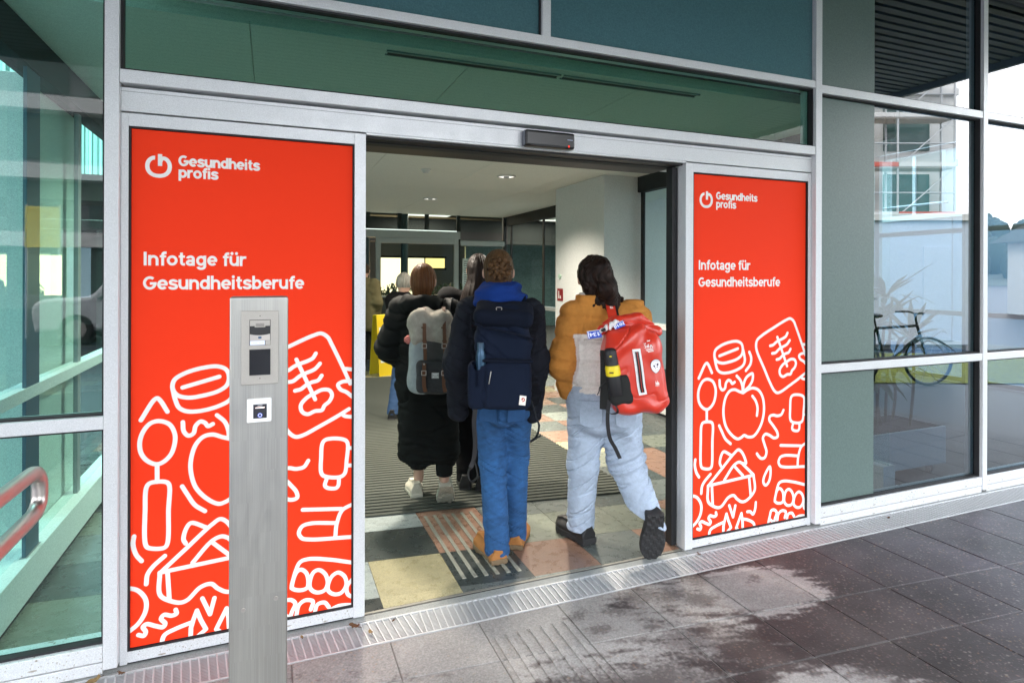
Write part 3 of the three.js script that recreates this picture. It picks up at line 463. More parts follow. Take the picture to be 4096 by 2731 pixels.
{ // ribbed entrance mat
  const m = thing('entrance_mat', 'large dark green ribbed entrance mat inside the doorway', 'mat');
  const mm = std({ color: lin(0.078, 0.086, 0.07), roughness: 0.95, map: rep(tfab, 4) }), mb = std({ color: lin(0.05, 0.055, 0.046), roughness: 0.95 });
  const L = 3.0, ang = -Math.atan(0.125), g = boxGeo(L / Math.cos(ang), 0.009, 0.036, 0.003); const zc0 = -1.165 + 0.125 * (0.9 - 0.557);
  const nR = 96, pitch = 0.0555;
  { const P4 = [[-0.6, 0], [2.4, 0]].map(([x]) => [x, -1.165 + 0.125 * (x - 0.557) + 0.012]), zl = pitch * nR; const q = [P4[0][0], 0.0035, P4[0][1], P4[1][0], 0.0035, P4[1][1], P4[1][0], 0.0035, P4[1][1] - zl, P4[0][0], 0.0035, P4[0][1] - zl]; const gg = new THREE.BufferGeometry(); gg.setAttribute('position', new THREE.Float32BufferAttribute(q, 3)); gg.setAttribute('uv', new THREE.Float32BufferAttribute([0, 0, 1, 0, 1, 1, 0, 1], 2)); gg.setIndex([0, 1, 2, 0, 2, 3]); gg.computeVertexNormals(); mesh(m, 'backing', gg, mb); }
  for (let i = 0; i < nR; i++) mesh(m, 'rib', g, mm, [0.9, 0.008, zc0 - i * pitch], [0, ang, 0]);
}
{ // ceiling with slot diffuser, downlights and detector
  const c = structure('ceiling');
  bar(c, 'ceiling_bed', -1.2, 5.4, CEIL + 0.012, CEIL + 0.06, VZ - 0.1, -0.3, M.ceil, 0); for (let i = 0; i < 6; i++) for (let k = 0; k < 7; k++) bar(c, 'ceiling_board', -1.2 + i * 1.1 + 0.002, -0.1 + i * 1.1 - 0.002, CEIL, CEIL + 0.0118, -0.3 - (k + 1) * 1.1715 + 0.002, -0.3 - k * 1.1715 - 0.002, M.ceil, 0);
  bar(c, 'raised_strip', -0.55, 3.07, 2.80, 2.84, -0.3, -0.121, M.ceil, 0);
  const sl = thing('slot_diffuser', 'long dark slot air diffuser in the ceiling behind the transom glass', 'air diffuser');
  for (const [a, b] of [[0.55, 1.52], [1.56, 2.5]]) { bar(sl, 'slot', a, b, CEIL - 0.006, CEIL - 0.001, -0.43, -0.39, M.dark, 0); bar(sl, 'slot_frame', a - 0.01, b + 0.01, CEIL - 0.01, CEIL - 0.001, -0.387, -0.375, M.aluDark, 0); bar(sl, 'slot_frame', a - 0.01, b + 0.01, CEIL - 0.008, CEIL - 0.001, -0.44, -0.432, M.aluDark, 0); }
  const spots = [[2.52, -3.78, 'downlight in the vestibule ceiling nearer the door'], [2.2, -6.1, 'downlight in the vestibule ceiling farther from the door'], [0.75, -2.15, 'downlight added to brighten the vestibule, just inside the door, left'], [2.45, -2.15, 'downlight added to brighten the vestibule, just inside the door, right'], [-0.42, -1.65, 'downlight added to brighten the pillar and kerb at the left glass wall']];  // last three are unseen lamps, added to brighten the vestibule
  for (const [x, z, label] of spots) { const t = thing('downlight', 'round white recessed ' + label, 'ceiling lamp', [x, CEIL, z], 0, 'recessed ceiling downlights');
    mesh(t, 'rim', new THREE.TorusGeometry(0.1, 0.012, 8, 28), M.white, [0, -0.004, 0], [Math.PI / 2, 0, 0]); mesh(t, 'lamp_disc', new THREE.CylinderGeometry(0.095, 0.095, 0.004, 24), std({ color: 0xffffff, emissive: lin(1, 0.96, 0.88), emissiveIntensity: 0.12 }), [0, -0.005, 0]); mesh(t, 'reflector', new THREE.CylinderGeometry(0.035, 0.03, 0.012, 16), M.aluDark, [0, -0.013, 0]);
    const l = new THREE.SpotLight(0xfff3e2, x < 0 ? 1.3 : z < -3 ? 3.4 : 6, 0, 1.1, 0.6, 2); l.position.set(x, CEIL - 0.03, z); l.target.position.set(x, 0, z); l.castShadow = true; l.shadow.radius = 4; scene.add(l, l.target); }
  const sd = thing('smoke_detector', 'small white smoke detector on the vestibule ceiling', 'detector', [1.55, CEIL, -3.7]); mesh(sd, 'base', cylGeo(0.055, 0.055, 0.016, 20), M.white, [0, -0.008, 0]); mesh(sd, 'sensing_head', cylGeo(0.045, 0.03, 0.028, 20), M.white, [0, -0.03, 0]);
}
{ // white pillar on the right, fire alarm sign and exit light on its face
  const p = thing('pillar', 'broad white wall pillar inside, behind the person in the ochre jacket', 'pillar'); bar(p, 'shaft', 3.51, 4.05, 0.0, CEIL - 0.001, -4.51, -3.25, M.white, 0.004); bar(p, 'skirting', 3.497, 3.509, 0.0, 0.09, -4.5, -3.26, M.white, 0.002); bar(p, 'air_grille', 3.503, 3.509, 0.12, 0.4, -4.3, -3.7, M.aluDark, 0.002);
  const s = thing('fire_alarm_sign', 'small dark red fire equipment sign on the white pillar', 'sign'); bar(s, 'plate', 3.502, 3.5095, 1.2, 1.36, -4.44, -4.28, std({ color: lin(0.22, 0.012, 0.015), roughness: 0.5 }), 0.001); bar(s, 'pictogram', 3.5005, 3.502, 1.23, 1.33, -4.40, -4.38, M.white, 0); bar(s, 'pictogram', 3.5005, 3.502, 1.23, 1.27, -4.36, -4.33, M.white, 0);
  const e = thing('push_button', 'small round green push button on the white pillar', 'button'); mesh(e, 'knob', cylGeo(0.03, 0.03, 0.02, 16), std({ color: lin(0.45, 0.62, 0.5), roughness: 0.5 }), [3.5, 1.52, -4.36], [0, 0, Math.PI / 2]);
}
// glazed side walls of the vestibule
function sideWall(x, z0, z1, label, posts, side, skipPanes) {
  const w = thing('glass_partition', label, 'glass wall'); const t = 0.05 * side;
  bar(w, 'kerb', x - 0.06, x + 0.06, 0.03, 0.21, z1, z0, M.white, 0.003); bar(w, 'plinth', x - 0.045, x + 0.045, 0.0, 0.03, z1, z0, M.dark, 0); bar(w, 'rail', x - 0.04, x + 0.04, 0.94, 1.0, z1, z0, M.white, 0.003); bar(w, 'head_beam', x - 0.05, x + 0.05, 2.5, CEIL - 0.001, z1, z0, M.dark, 0.003);
  for (const [a, m] of posts) bar(w, 'post', x - 0.012, x + 0.012, 0.21, 2.5, a - 0.03, a + 0.03, m ?? M.aluDark, 0.003);
  const g = new THREE.PlaneGeometry(z0 - z1, 1.5); mesh(w, 'glass_pane', g, M.glassClear, [x, 1.75, (z0 + z1) / 2], [0, Math.PI / 2, 0]); mesh(w, 'glass_pane', new THREE.PlaneGeometry(z0 - z1, 0.73), M.glassClear, [x, 0.575, (z0 + z1) / 2], [0, Math.PI / 2, 0]);
}
sideWall(VX0, -0.13, VZ, 'glass side wall seen through the left window, white rail and kerb', [[-1.66, M.aluDark], [-3.4, M.aluDark], [-5.1, M.aluDark], [-6.8, M.aluDark]], 1);
sideWall(VX1, -0.2, -3.24, 'glass side wall on the right of the vestibule before the white pillar', [[-3.2, M.black], [-1.7, M.black]], -1);
sideWall(4.35, -4.52, VZ, 'glass side wall on the right of the vestibule beyond the white pillar', [[-6.7, M.black], [-8.2, M.black]], -1);
{ const q = thing('steel_upright', 'dark blue steel upright in front of the left glass wall', 'post'); bar(q, 'flat_bar', -1.078, -1.062, 0.212, 2.499, -0.9, -0.73, M.blueSteel, 0.002); bar(q, 'foot', -1.085, -1.055, 0.2105, 0.2119, -0.91, -0.72, M.aluDark, 0); }
{ const p = thing('pillar', 'white wall pillar seen through the left window', 'pillar'); bar(p, 'shaft', -1.4, -1.165, 0.0, 2.6, -1.9, -1.22, M.white, 0.004); }
// inner sliding door and back wall of the vestibule
{
  const w = thing('inner_door_screen', 'inner glass door screen with pale header at the far end of the vestibule', 'glass wall');
  const z = VZ, H0 = 2.22, H1 = 2.36, pale = std({ color: lin(0.45, 0.48, 0.46), roughness: 0.5, map: rep(tfine, 2) });
  bar(w, 'header', -1.05, 3.35, H0, H1, z - 0.1, z + 0.06, pale, 0.004); bar(w, 'header_strip_light', -1.0, 3.3, H1 + 0.004, H1 + 0.018, z - 0.06, z - 0.02, std({ color: 0xffffff, emissive: lin(1, 1, 0.95), emissiveIntensity: 0.2 }), 0);
  for (const x of [1.8, 3.28, 0.3, -0.9]) bar(w, 'stile', x - 0.045, x + 0.045, 0.0, H0, z - 0.02, z + 0.03, pale, 0.003);
  bar(w, 'top_rail', 1.8, 3.28, H0 - 0.1, H0 - 0.001, z - 0.015, z + 0.025, pale, 0.002); bar(w, 'bottom_rail', 1.8, 3.28, 0.01, 0.1, z - 0.015, z + 0.025, pale, 0.002);
  mesh(w, 'glass_pane', new THREE.PlaneGeometry(1.4, 2.0), M.glassClear, [2.54, 1.11, z]); mesh(w, 'glass_pane', new THREE.PlaneGeometry(5.3, CEIL - H1), M.glassClear, [1.6, (CEIL + H1) / 2, z]); mesh(w, 'glass_pane', new THREE.PlaneGeometry(0.95, H0), M.glassClear, [3.83, H0 / 2, z]);
  for (const x of [1.62, 2.2, 2.72, 3.34, 4.3]) bar(w, 'dark_post', x - 0.035, x + 0.035, x > 3 ? 0 : H1 + 0.02, CEIL - 0.001, z - 0.09, z - 0.03, M.black, 0);
  bar(w, 'curved_rail', 3.36, 4.28, 2.1, 2.2, z - 0.12, z + 0.02, pale, 0.02);
}
// lobby behind
{
  const lob = structure('lobby_walls');
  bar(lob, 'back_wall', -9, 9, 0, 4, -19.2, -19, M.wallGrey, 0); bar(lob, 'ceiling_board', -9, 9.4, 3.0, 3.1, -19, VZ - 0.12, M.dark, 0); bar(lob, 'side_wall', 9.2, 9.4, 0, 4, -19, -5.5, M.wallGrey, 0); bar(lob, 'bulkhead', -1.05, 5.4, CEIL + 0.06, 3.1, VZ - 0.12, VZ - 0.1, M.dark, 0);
  bar(lob, 'dark_beam', -9, 9, 2.35, 2.95, -12.2, -12, M.dark, 0);
  const teal = std({ color: lin(0.16, 0.27, 0.27), roughness: 0.6, map: rep(tgran, 0.3) }); bar(lob, 'teal_wall', 5.2, 9.2, 0, 3.0, -14, -13.9, teal, 0); 
  const wz = -15.5;
  const winMat = (c, k) => std({ color: lin(...c), emissive: lin(...c), emissiveIntensity: k, roughness: 0.6 });
  const lw = (x0, x1, y0, y1, c, k, label) => { const t = thing('lit_window', label, 'lit window', [0, 0, 0], 0, 'warm lit office windows beyond the inner door'); bar(t, 'glowing_pane', x0, x1, y0, y1, wz, wz + 0.03, winMat(c, k), 0); bar(t, 'window_frame', x0 - 0.05, x1 + 0.05, y0 - 0.06, y0, wz, wz + 0.06, M.dark, 0); bar(t, 'window_frame', x0 - 0.05, x1 + 0.05, y1, y1 + 0.06, wz, wz + 0.06, M.dark, 0); };
  lw(2.95, 3.75, 1.0, 2.05, [1, 0.82, 0.48], 0.25, 'wide warm lit office window seen left through the inner door'); lw(3.85, 4.35, 0.95, 2.05, [1, 0.84, 0.5], 0.2, 'narrow warm lit window beside the wide one'); lw(4.4, 5.0, 1.75, 2.05, [1, 0.75, 0.25], 0.2, 'small amber lit window at the top'); lw(2.1, 2.6, 0.9, 2.2, [0.85, 0.8, 1], 0.2, 'lilac lit window at the left edge of the opening');
  lw(6.35, 7.2, 1.62, 2.2, [0.8, 0.86, 0.92], 0.25, 'pale lit window high behind the inner door leaf');
  const l = new THREE.RectAreaLight(0xffd9a0, 2, 2.2, 1.0); l.position.set(3.8, 1.5, wz + 0.05); l.lookAt(3.8, 1.5, 0); scene.add(l);
  for (const [x, z, lb] of [[3.4, -11, 'left'], [6.4, -11, 'right']]) { const t = thing('added_panel_light', `flat ceiling panel added to light the lobby, ${lb} one`, 'ceiling lamp', [x, 2.96, z], 0, 'added lobby ceiling panels'); bar(t, 'frame', -0.62, 0.62, 0.0, 0.039, -0.62, 0.62, M.white, 0.002); bar(t, 'lamp_panel', -0.58, 0.58, -0.004, -0.0005, -0.58, 0.58, std({ color: 0xffffff, emissive: lin(1, 0.95, 0.85), emissiveIntensity: 0.15 }), 0); const q = new THREE.RectAreaLight(0xfff0d8, 2.2, 1.1, 1.1); q.position.set(x, 2.95, z); q.lookAt(x, 0, z); scene.add(q); }  // unseen panel lamps, added to brighten the lobby
  const ct = thing('reception_counter', 'dark reception counter with plants far inside the lobby', 'counter'); bar(ct, 'counter_front', 1.5, 5.6, 0, 0.95, -13.4, -12.9, M.dark, 0.01); bar(ct, 'worktop', 1.45, 5.65, 0.951, 1.0, -13.45, -12.85, M.wallGrey, 0.005);
  const pm = std({ color: lin(0.03, 0.05, 0.025), roughness: 0.8, side: THREE.DoubleSide }); for (let i = 0; i < 7; i++) { const g = []; for (let k = 0; k < 26; k++) { const q = new THREE.PlaneGeometry(0.05, 0.16); q.rotateX(rr(-0.9, 0.9)); q.rotateY(rr(0, 6)); q.translate(rr(-0.22, 0.22), rr(0.03, 0.26), rr(-0.08, 0.08)); g.push(q); } mesh(ct, 'plant', mergeGeometries(g), pm, [2.6 + i * 0.4, 1.0, -13.1]); }
  // banner and notices on the inner glass
  const bn = thing('roll_up_banner', 'blue and turquoise roll-up banner behind the inner door', 'banner'); bar(bn, 'banner_cloth', 4.62, 4.95, 0.1, 1.95, -10.0, -9.985, std({ map: canvasTex(64, 256, (c) => { c.fillStyle = '#123f86'; c.fillRect(0, 0, 64, 130); c.fillStyle = '#2b9db5'; c.fillRect(0, 130, 64, 126); c.fillStyle = '#e8eef2'; for (let i = 0; i < 6; i++) c.fillRect(10, 30 + i * 9, 40 - (i % 3) * 8, 3); }), roughness: 0.6 }), 0); bar(bn, 'base', 4.6, 4.97, 0, 0.1, -10.05, -9.93, M.aluDark, 0.01);
  const nt = thing('notice_sheet', 'white printed notice stuck on the inner glass', 'notice'); mesh(nt, 'paper', new THREE.BoxGeometry(0.42, 0.6, 0.003), std({ map: canvasTex(128, 180, (c) => { c.fillStyle = '#cfd8d2'; c.fillRect(0, 0, 128, 180); c.fillStyle = '#3a4744'; for (let i = 0; i < 12; i++) c.fillRect(10, 14 + i * 13, 60 + (i * 37) % 45, 4); }), roughness: 0.7 }), [3.62, 1.55, VZ + 0.003]);
  for (const [x, zz] of [[1.75, -9.6], [2.55, -9.7]]) { const c = thing('lobby_column', x < 2 ? 'slim dark steel column in the lobby, left one' : 'slim dark steel column in the lobby, right one', 'column'); mesh(c, 'shaft', cylGeo(0.075, 0.075, 3.0, 18), std({ color: lin(0.05, 0.08, 0.085), roughness: 0.4, metalness: 0.4 }), [x, 1.5, zz]); mesh(c, 'foot_plate', cylGeo(0.12, 0.12, 0.012, 18), M.aluDark, [x, 0.006, zz]); }
}
{ // wet floor warning stand
  const t = thing('warning_stand', 'yellow folding wet-floor warning stand beside the person in the olive coat', 'floor sign', [1.6, 0, -6.62], 0.35);
  const ym = std({ color: lin(0.72, 0.56, 0.02), roughness: 0.45 }); const face = std({ roughness: 0.5, map: canvasTex(128, 256, c => { c.fillStyle = '#e9c716'; c.fillRect(0, 0, 128, 256); c.fillStyle = '#dfe3dd'; c.fillRect(14, 50, 100, 150); c.fillStyle = '#222'; c.fillRect(44, 14, 40, 16); c.beginPath(); c.moveTo(64, 62); c.lineTo(108, 136); c.lineTo(20, 136); c.fill(); c.fillStyle = '#e6a514'; c.beginPath(); c.moveTo(64, 76); c.lineTo(97, 130); c.lineTo(31, 130); c.fill(); c.strokeStyle = '#222'; c.lineWidth = 7; c.beginPath(); c.moveTo(50, 100); c.lineTo(70, 104); c.lineTo(64, 122); c.moveTo(70, 104); c.lineTo(82, 118); c.stroke(); c.fillStyle = '#7d8a8c'; c.fillRect(34, 150, 60, 7); c.fillRect(40, 164, 48, 7); }) });
  mesh(t, 'front_board', new THREE.BoxGeometry(0.32, 0.92, 0.012), [ym, ym, ym, ym, face, ym], [0, 0.455, 0.1], [-0.11, 0, 0]); mesh(t, 'rear_board', new THREE.BoxGeometry(0.32, 0.92, 0.012), ym, [0, 0.455, -0.1], [0.11, 0, 0]); mesh(t, 'hinge', boxGeo(0.3, 0.02, 0.11, 0.006), ym, [0, 0.91, 0]);
}
// room behind the right-hand bay: floor, walls, planter
{
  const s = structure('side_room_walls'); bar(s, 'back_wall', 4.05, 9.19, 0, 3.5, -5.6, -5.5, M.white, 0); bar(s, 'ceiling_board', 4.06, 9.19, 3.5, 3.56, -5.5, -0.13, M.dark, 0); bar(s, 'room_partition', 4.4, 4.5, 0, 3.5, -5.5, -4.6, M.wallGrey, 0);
  { const g = thing('end_glazing', 'glazed end wall of the side room, bright with daylight', 'glass wall'); for (const z of [-0.2, -1.5, -2.85, -4.2, -5.42]) bar(g, 'mullion', 9.2, 9.28, 0, 3.5, z - 0.04, z + 0.04, M.aluDark, 0.003); for (const y of [0.05, 1.0, 2.2, 3.45]) bar(g, 'transom', 9.21, 9.27, y - 0.035, y + 0.035, -5.38, -0.16, M.aluDark, 0.003); mesh(g, 'glass_pane', new THREE.PlaneGeometry(5.2, 3.4), M.glassClear, [9.24, 1.75, -2.8], [0, Math.PI / 2, 0]); }
  const pl = thing('planter', 'white rectangular planter box on castors behind the right-hand glass', 'planter', [4.5, 0, -0.62], 0.0);
  const body = std({ color: lin(0.72, 0.74, 0.76), roughness: 0.5, map: rep(tfine, 2) });
  bar(pl, 'box', -0.55, 0.42, 0.07, 0.36, -0.22, 0.22, body, 0.008); bar(pl, 'soil', -0.53, 0.40, 0.352, 0.362, -0.2, 0.2, std({ color: lin(0.03, 0.022, 0.018), roughness: 1, map: rep(tgran, 6) }), 0);
  for (const [x, z] of [[-0.45, 0.15], [0.33, 0.15], [-0.45, -0.15], [0.33, -0.15]]) { const c = mesh(pl, 'castor', cylGeo(0.03, 0.03, 0.02, 14), M.aluDark, [x, 0.03, z], [0, 0, Math.PI / 2]); bar(c, 'bracket', 0, 0, 0, 0, 0, 0, M.aluDark, 0).geometry = boxGeo(0.05, 0.03, 0.03); c.children[0].position.set(-0.028, 0, 0); }
  const palm = thing('indoor_palm', 'bushy indoor palm growing in the white planter', 'plant', [4.5, 0.36, -0.62]);
  const pm = phy({ color: lin(0.07, 0.13, 0.05), roughness: 0.5, side: THREE.DoubleSide, transmission: 0.25, thickness: 0 }), st = std({ color: lin(0.12, 0.09, 0.05), roughness: 0.9 });
  for (let s2 = 0; s2 < 6; s2++) { const bx = rr(-0.4, 0.28), bz = rr(-0.12, 0.12), h = rr(0.35, 1.15); const stem = mesh(palm, 'stem', tubeGeo([[bx, 0, bz], [bx + rr(-0.04, 0.04), h * 0.5, bz], [bx + rr(-0.08, 0.08), h, bz + rr(-0.05, 0.05)]], 0.012, 10, 6), st);
    for (let k = 0; k < 20; k++) { const a = rr(0, 6.28), L = rr(0.25, 0.5), up = rr(0.15, 0.9), pts = []; for (let i = 0; i <= 6; i++) { const t = i / 6; pts.push([bx + Math.cos(a) * L * t, h + up * L * t - 0.55 * L * t * t * (1.2 - up) - rr(0, 0.01), bz + Math.sin(a) * L * t * 0.7]); }
      const c = new THREE.CatmullRomCurve3(pts.map(p => V(...p))), P = [], I = []; for (let i = 0; i <= 6; i++) { const t = i / 6, p = c.getPoint(t), w = 0.022 * Math.sin(Math.PI * Math.min(0.98, t * 0.85 + 0.12)), sx = -Math.sin(a) * w, sz = Math.cos(a) * w; P.push(p.x - sx, p.y, p.z - sz, p.x + sx, p.y, p.z + sz); if (i) { const b = 2 * i; I.push(b - 2, b - 1, b, b - 1, b + 1, b); } } const g = new THREE.BufferGeometry(); g.setAttribute('position', new THREE.Float32BufferAttribute(P, 3)); g.setIndex(I); g.computeVertexNormals(); mesh(palm, 'leaf', g, pm); } }
}
{ // wing seen beyond the left glass wall
  const w = thing('side_wing', 'neighbouring wing clad in upright teal strips beyond the left glass wall', 'building'); const c1 = std({ color: lin(0.12, 0.3, 0.26), roughness: 0.5 }), c2 = std({ color: lin(0.26, 0.5, 0.45), roughness: 0.5 }), c3 = std({ color: lin(0.05, 0.09, 0.09), roughness: 0.5 });
  bar(w, 'wall', -6.4, -6.0, 0, 10, -48, -0.6, c3, 0); for (let i = 0; i < 110; i++) { const z = -0.75 - i * 0.42; bar(w, 'cladding_strip', -6.0, -5.95 + rr(0, 0.06), 0.15, 9.9, z - rr(0.1, 0.22), z + rr(0.05, 0.17), rnd() < 0.55 ? c1 : c2, 0); }
}
// ---------- intercom post and handrail in front ----------
{
  const s = 0.00058, t = thing('intercom_post', 'brushed steel intercom post standing in front of the left poster', 'intercom post', [-0.0297, 0, 1.07], 0);
  const X = px => (px - 1035) * s, Y = py => EYE - (py - 1101) * 0.000625, W = 0.1357;
  bar(t, 'post_body', -W / 2, W / 2, -0.02, Y(1190), -0.075, 0, M.steel, 0.005);
  bar(t, 'base_plate', -0.11, 0.11, -0.026, -0.018, -0.14, 0.06, M.steel, 0.002);
  const beige = std({ color: lin(0.45, 0.42, 0.38), metalness: 0.35, roughness: 0.42, map: rep(tfine, 12) });
  const P = bar(t, 'intercom_plate', X(963), X(1113), Y(1540), Y(1246), 0.0005, 0.0075, beige, 0.002);
  const sub = (name, x0, x1, y0, y1, z0, z1, m, b = 0) => { const q = bar(t, name, X(x0), X(x1), Y(y1), Y(y0), z0, z1, m, b); return q; };
  sub('recess', 996, 1080, 1281, 1383, 0.0076, 0.0082, M.black); sub('speaker_grille', 998, 1078, 1283, 1306, 0.0083, 0.0108, beige, 0.0006); sub('speaker_grille', 1017, 1059, 1306, 1311, 0.0083, 0.0104, beige, 0.0003);
  for (const y of [1296, 1300.5, 1305]) sub('grille_slot', 1021, 1055, y, y + 1.6, 0.0109, 0.0112, M.black);
  { const sh = new THREE.Shape(); const a = X(998), b = X(1078), lo = Y(1364), top = Y(1338), mid = Y(1343); sh.moveTo(a, lo); sh.lineTo(b, lo); sh.lineTo(b, top); sh.quadraticCurveTo(X(1038), mid - 0.003, a, top); const g = new THREE.ExtrudeGeometry(sh, { depth: 0.0022, bevelEnabled: false }); mesh(t, 'button_cover', g, M.steelShiny, [0, 0, 0.0083]); }
  sub('camera_lens', 1031, 1044, 1348, 1356, 0.0106, 0.0114, std({ color: lin(0.05, 0.1, 0.18), roughness: 0.2 }));
  mesh(t, 'name_label', new THREE.PlaneGeometry((1058 - 998) * s, 0.0115), std({ roughness: 0.4, map: canvasTex(160, 48, c => { c.fillStyle = '#dfe6f2'; c.fillRect(0, 0, 160, 48); c.strokeStyle = '#8c97b8'; c.lineWidth = 4; c.strokeRect(2, 2, 156, 44); c.fillStyle = '#98a3c4'; c.font = '16px sans-serif'; c.fillText('klingel', 34, 30); c.fillStyle = '#222'; for (let i = 0; i < 3; i++) c.fillRect(98 + i * 15, 21, 9, 4); }) }), [X(1028), Y(1373), 0.0085]);
  sub('label_holder', 1060, 1079, 1365, 1382, 0.0083, 0.0095, beige); sub('screen', 996, 1080, 1399, 1502, 0.0076, 0.0084, std({ color: lin(0.008, 0.008, 0.009), roughness: 0.12 })); for (const y of [1266, 1515]) mesh(t, 'screw', cylGeo(0.0013, 0.0013, 0.0012, 10), M.black, [X(1038), Y(y), 0.0078], [Math.PI / 2, 0, 0]);
  const rd = thing('card_reader', 'white card reader with a blue ring on the steel post', 'card reader', [-0.0297, 0, 1.07], 0);
  const rb = (name, x0, x1, y0, y1, z0, z1, m, b = 0) => bar(rd, name, X(x0), X(x1), Y(y1), Y(y0), z0, z1, m, b);
  rb('housing', 987, 1085, 1595, 1690, 0.0005, 0.011, std({ color: lin(0.8, 0.8, 0.8), roughness: 0.35 }), 0.003); rb('face', 1012, 1066, 1617, 1673, 0.0112, 0.0122, std({ color: lin(0.02, 0.02, 0.026), roughness: 0.3 })); rb('status_light', 1021, 1057, 1629, 1632.5, 0.0123, 0.0128, std({ color: lin(0.8, 0.6, 0.55), emissive: lin(1, 0.7, 0.65), emissiveIntensity: 0.25 })); mesh(rd, 'maker_print', new THREE.PlaneGeometry(0.011, 0.0016), std({ color: lin(0.5, 0.5, 0.5) }), [X(1039), Y(1622.5), 0.0125]);
  mesh(rd, 'blue_ring', new THREE.RingGeometry(0.0022, 0.0058, 24), std({ color: lin(0.02, 0.07, 0.6), roughness: 0.4 }), [X(1039), Y(1660.5), 0.0125]); mesh(rd, 'white_ring', new THREE.RingGeometry(0.0033, 0.0046, 24), std({ color: lin(0.8, 0.8, 0.85), roughness: 0.4 }), [X(1039), Y(1660.5), 0.0128]);
  for (const [px, py] of [[975, 2435], [1105, 2411]]) mesh(t, 'fixing_screw', cylGeo(0.0055, 0.0055, 0.002, 14), M.steelShiny, [X(px), Y(py), 0.001], [Math.PI / 2, 0, 0]);
}
{
  const h = thing('handrail', 'looped stainless steel handrail at the left edge beside the left window', 'handrail');
  mesh(h, 'tube', tubeGeo([[-0.75, 0.44, 1.75], [-0.75, 0.662, 1.74], [-0.745, 0.725, 1.66], [-0.735, 0.735, 1.1], [-0.725, 0.74, 0.45], [-0.722, 0.745, 0.30], [-0.72, 0.775, 0.258], [-0.72, 0.845, 0.258], [-0.722, 0.88, 0.30], [-0.725, 0.884, 0.45], [-0.735, 0.89, 1.1], [-0.745, 0.895, 1.85], [-0.75, 0.895, 2.1]], 0.0235, 160, 18, false, 0.3), M.steelShiny);
  rod(h, 'post', [-0.75, -0.02, 1.75], [-0.75, 0.45, 1.75], 0.0235, M.steelShiny, 16); mesh(h, 'flange', cylGeo(0.05, 0.05, 0.008, 18), M.steel, [-0.75, 0.004, 1.75]);
}
// ---------- canopy over the entrance ----------
{
  const c = thing('canopy', 'dark slatted entrance canopy overhead, mirrored in the upper panes', 'canopy'); const cm = std({ color: lin(0.035, 0.04, 0.042), roughness: 0.55 }), sl = std({ color: lin(0.075, 0.085, 0.085), roughness: 0.5 });
  bar(c, 'roof_slab', -9, 6.65, 3.72, 4.1, -0.1, 4.2, cm, 0); for (let i = 0; i < 41; i++) bar(c, 'soffit_slat', -9, 6.6, 3.63, 3.70, 0.06 + i * 0.1, 0.125 + i * 0.1, sl, 0); const fm = std({ color: lin(0.12, 0.16, 0.19), roughness: 0.5 });
  bar(c, 'fascia', 6.65, 6.7, 3.58, 4.15, -0.1, 4.2, fm, 0); bar(c, 'fascia', -9, 6.7, 3.58, 4.15, 4.2, 4.25, fm, 0); bar(c, 'upper_storey', -0.9, 8, 3.561, 9, -6, -0.125, cm, 0);
  for (const z of [3.9]) bar(c, 'post', 5.9, 6.08, -0.02, 3.619, z - 0.09, z + 0.09, fm, 0.004); bar(c, 'post', -8.4, -8.2, -0.02, 3.619, 3.8, 4.0, fm, 0.004);
}
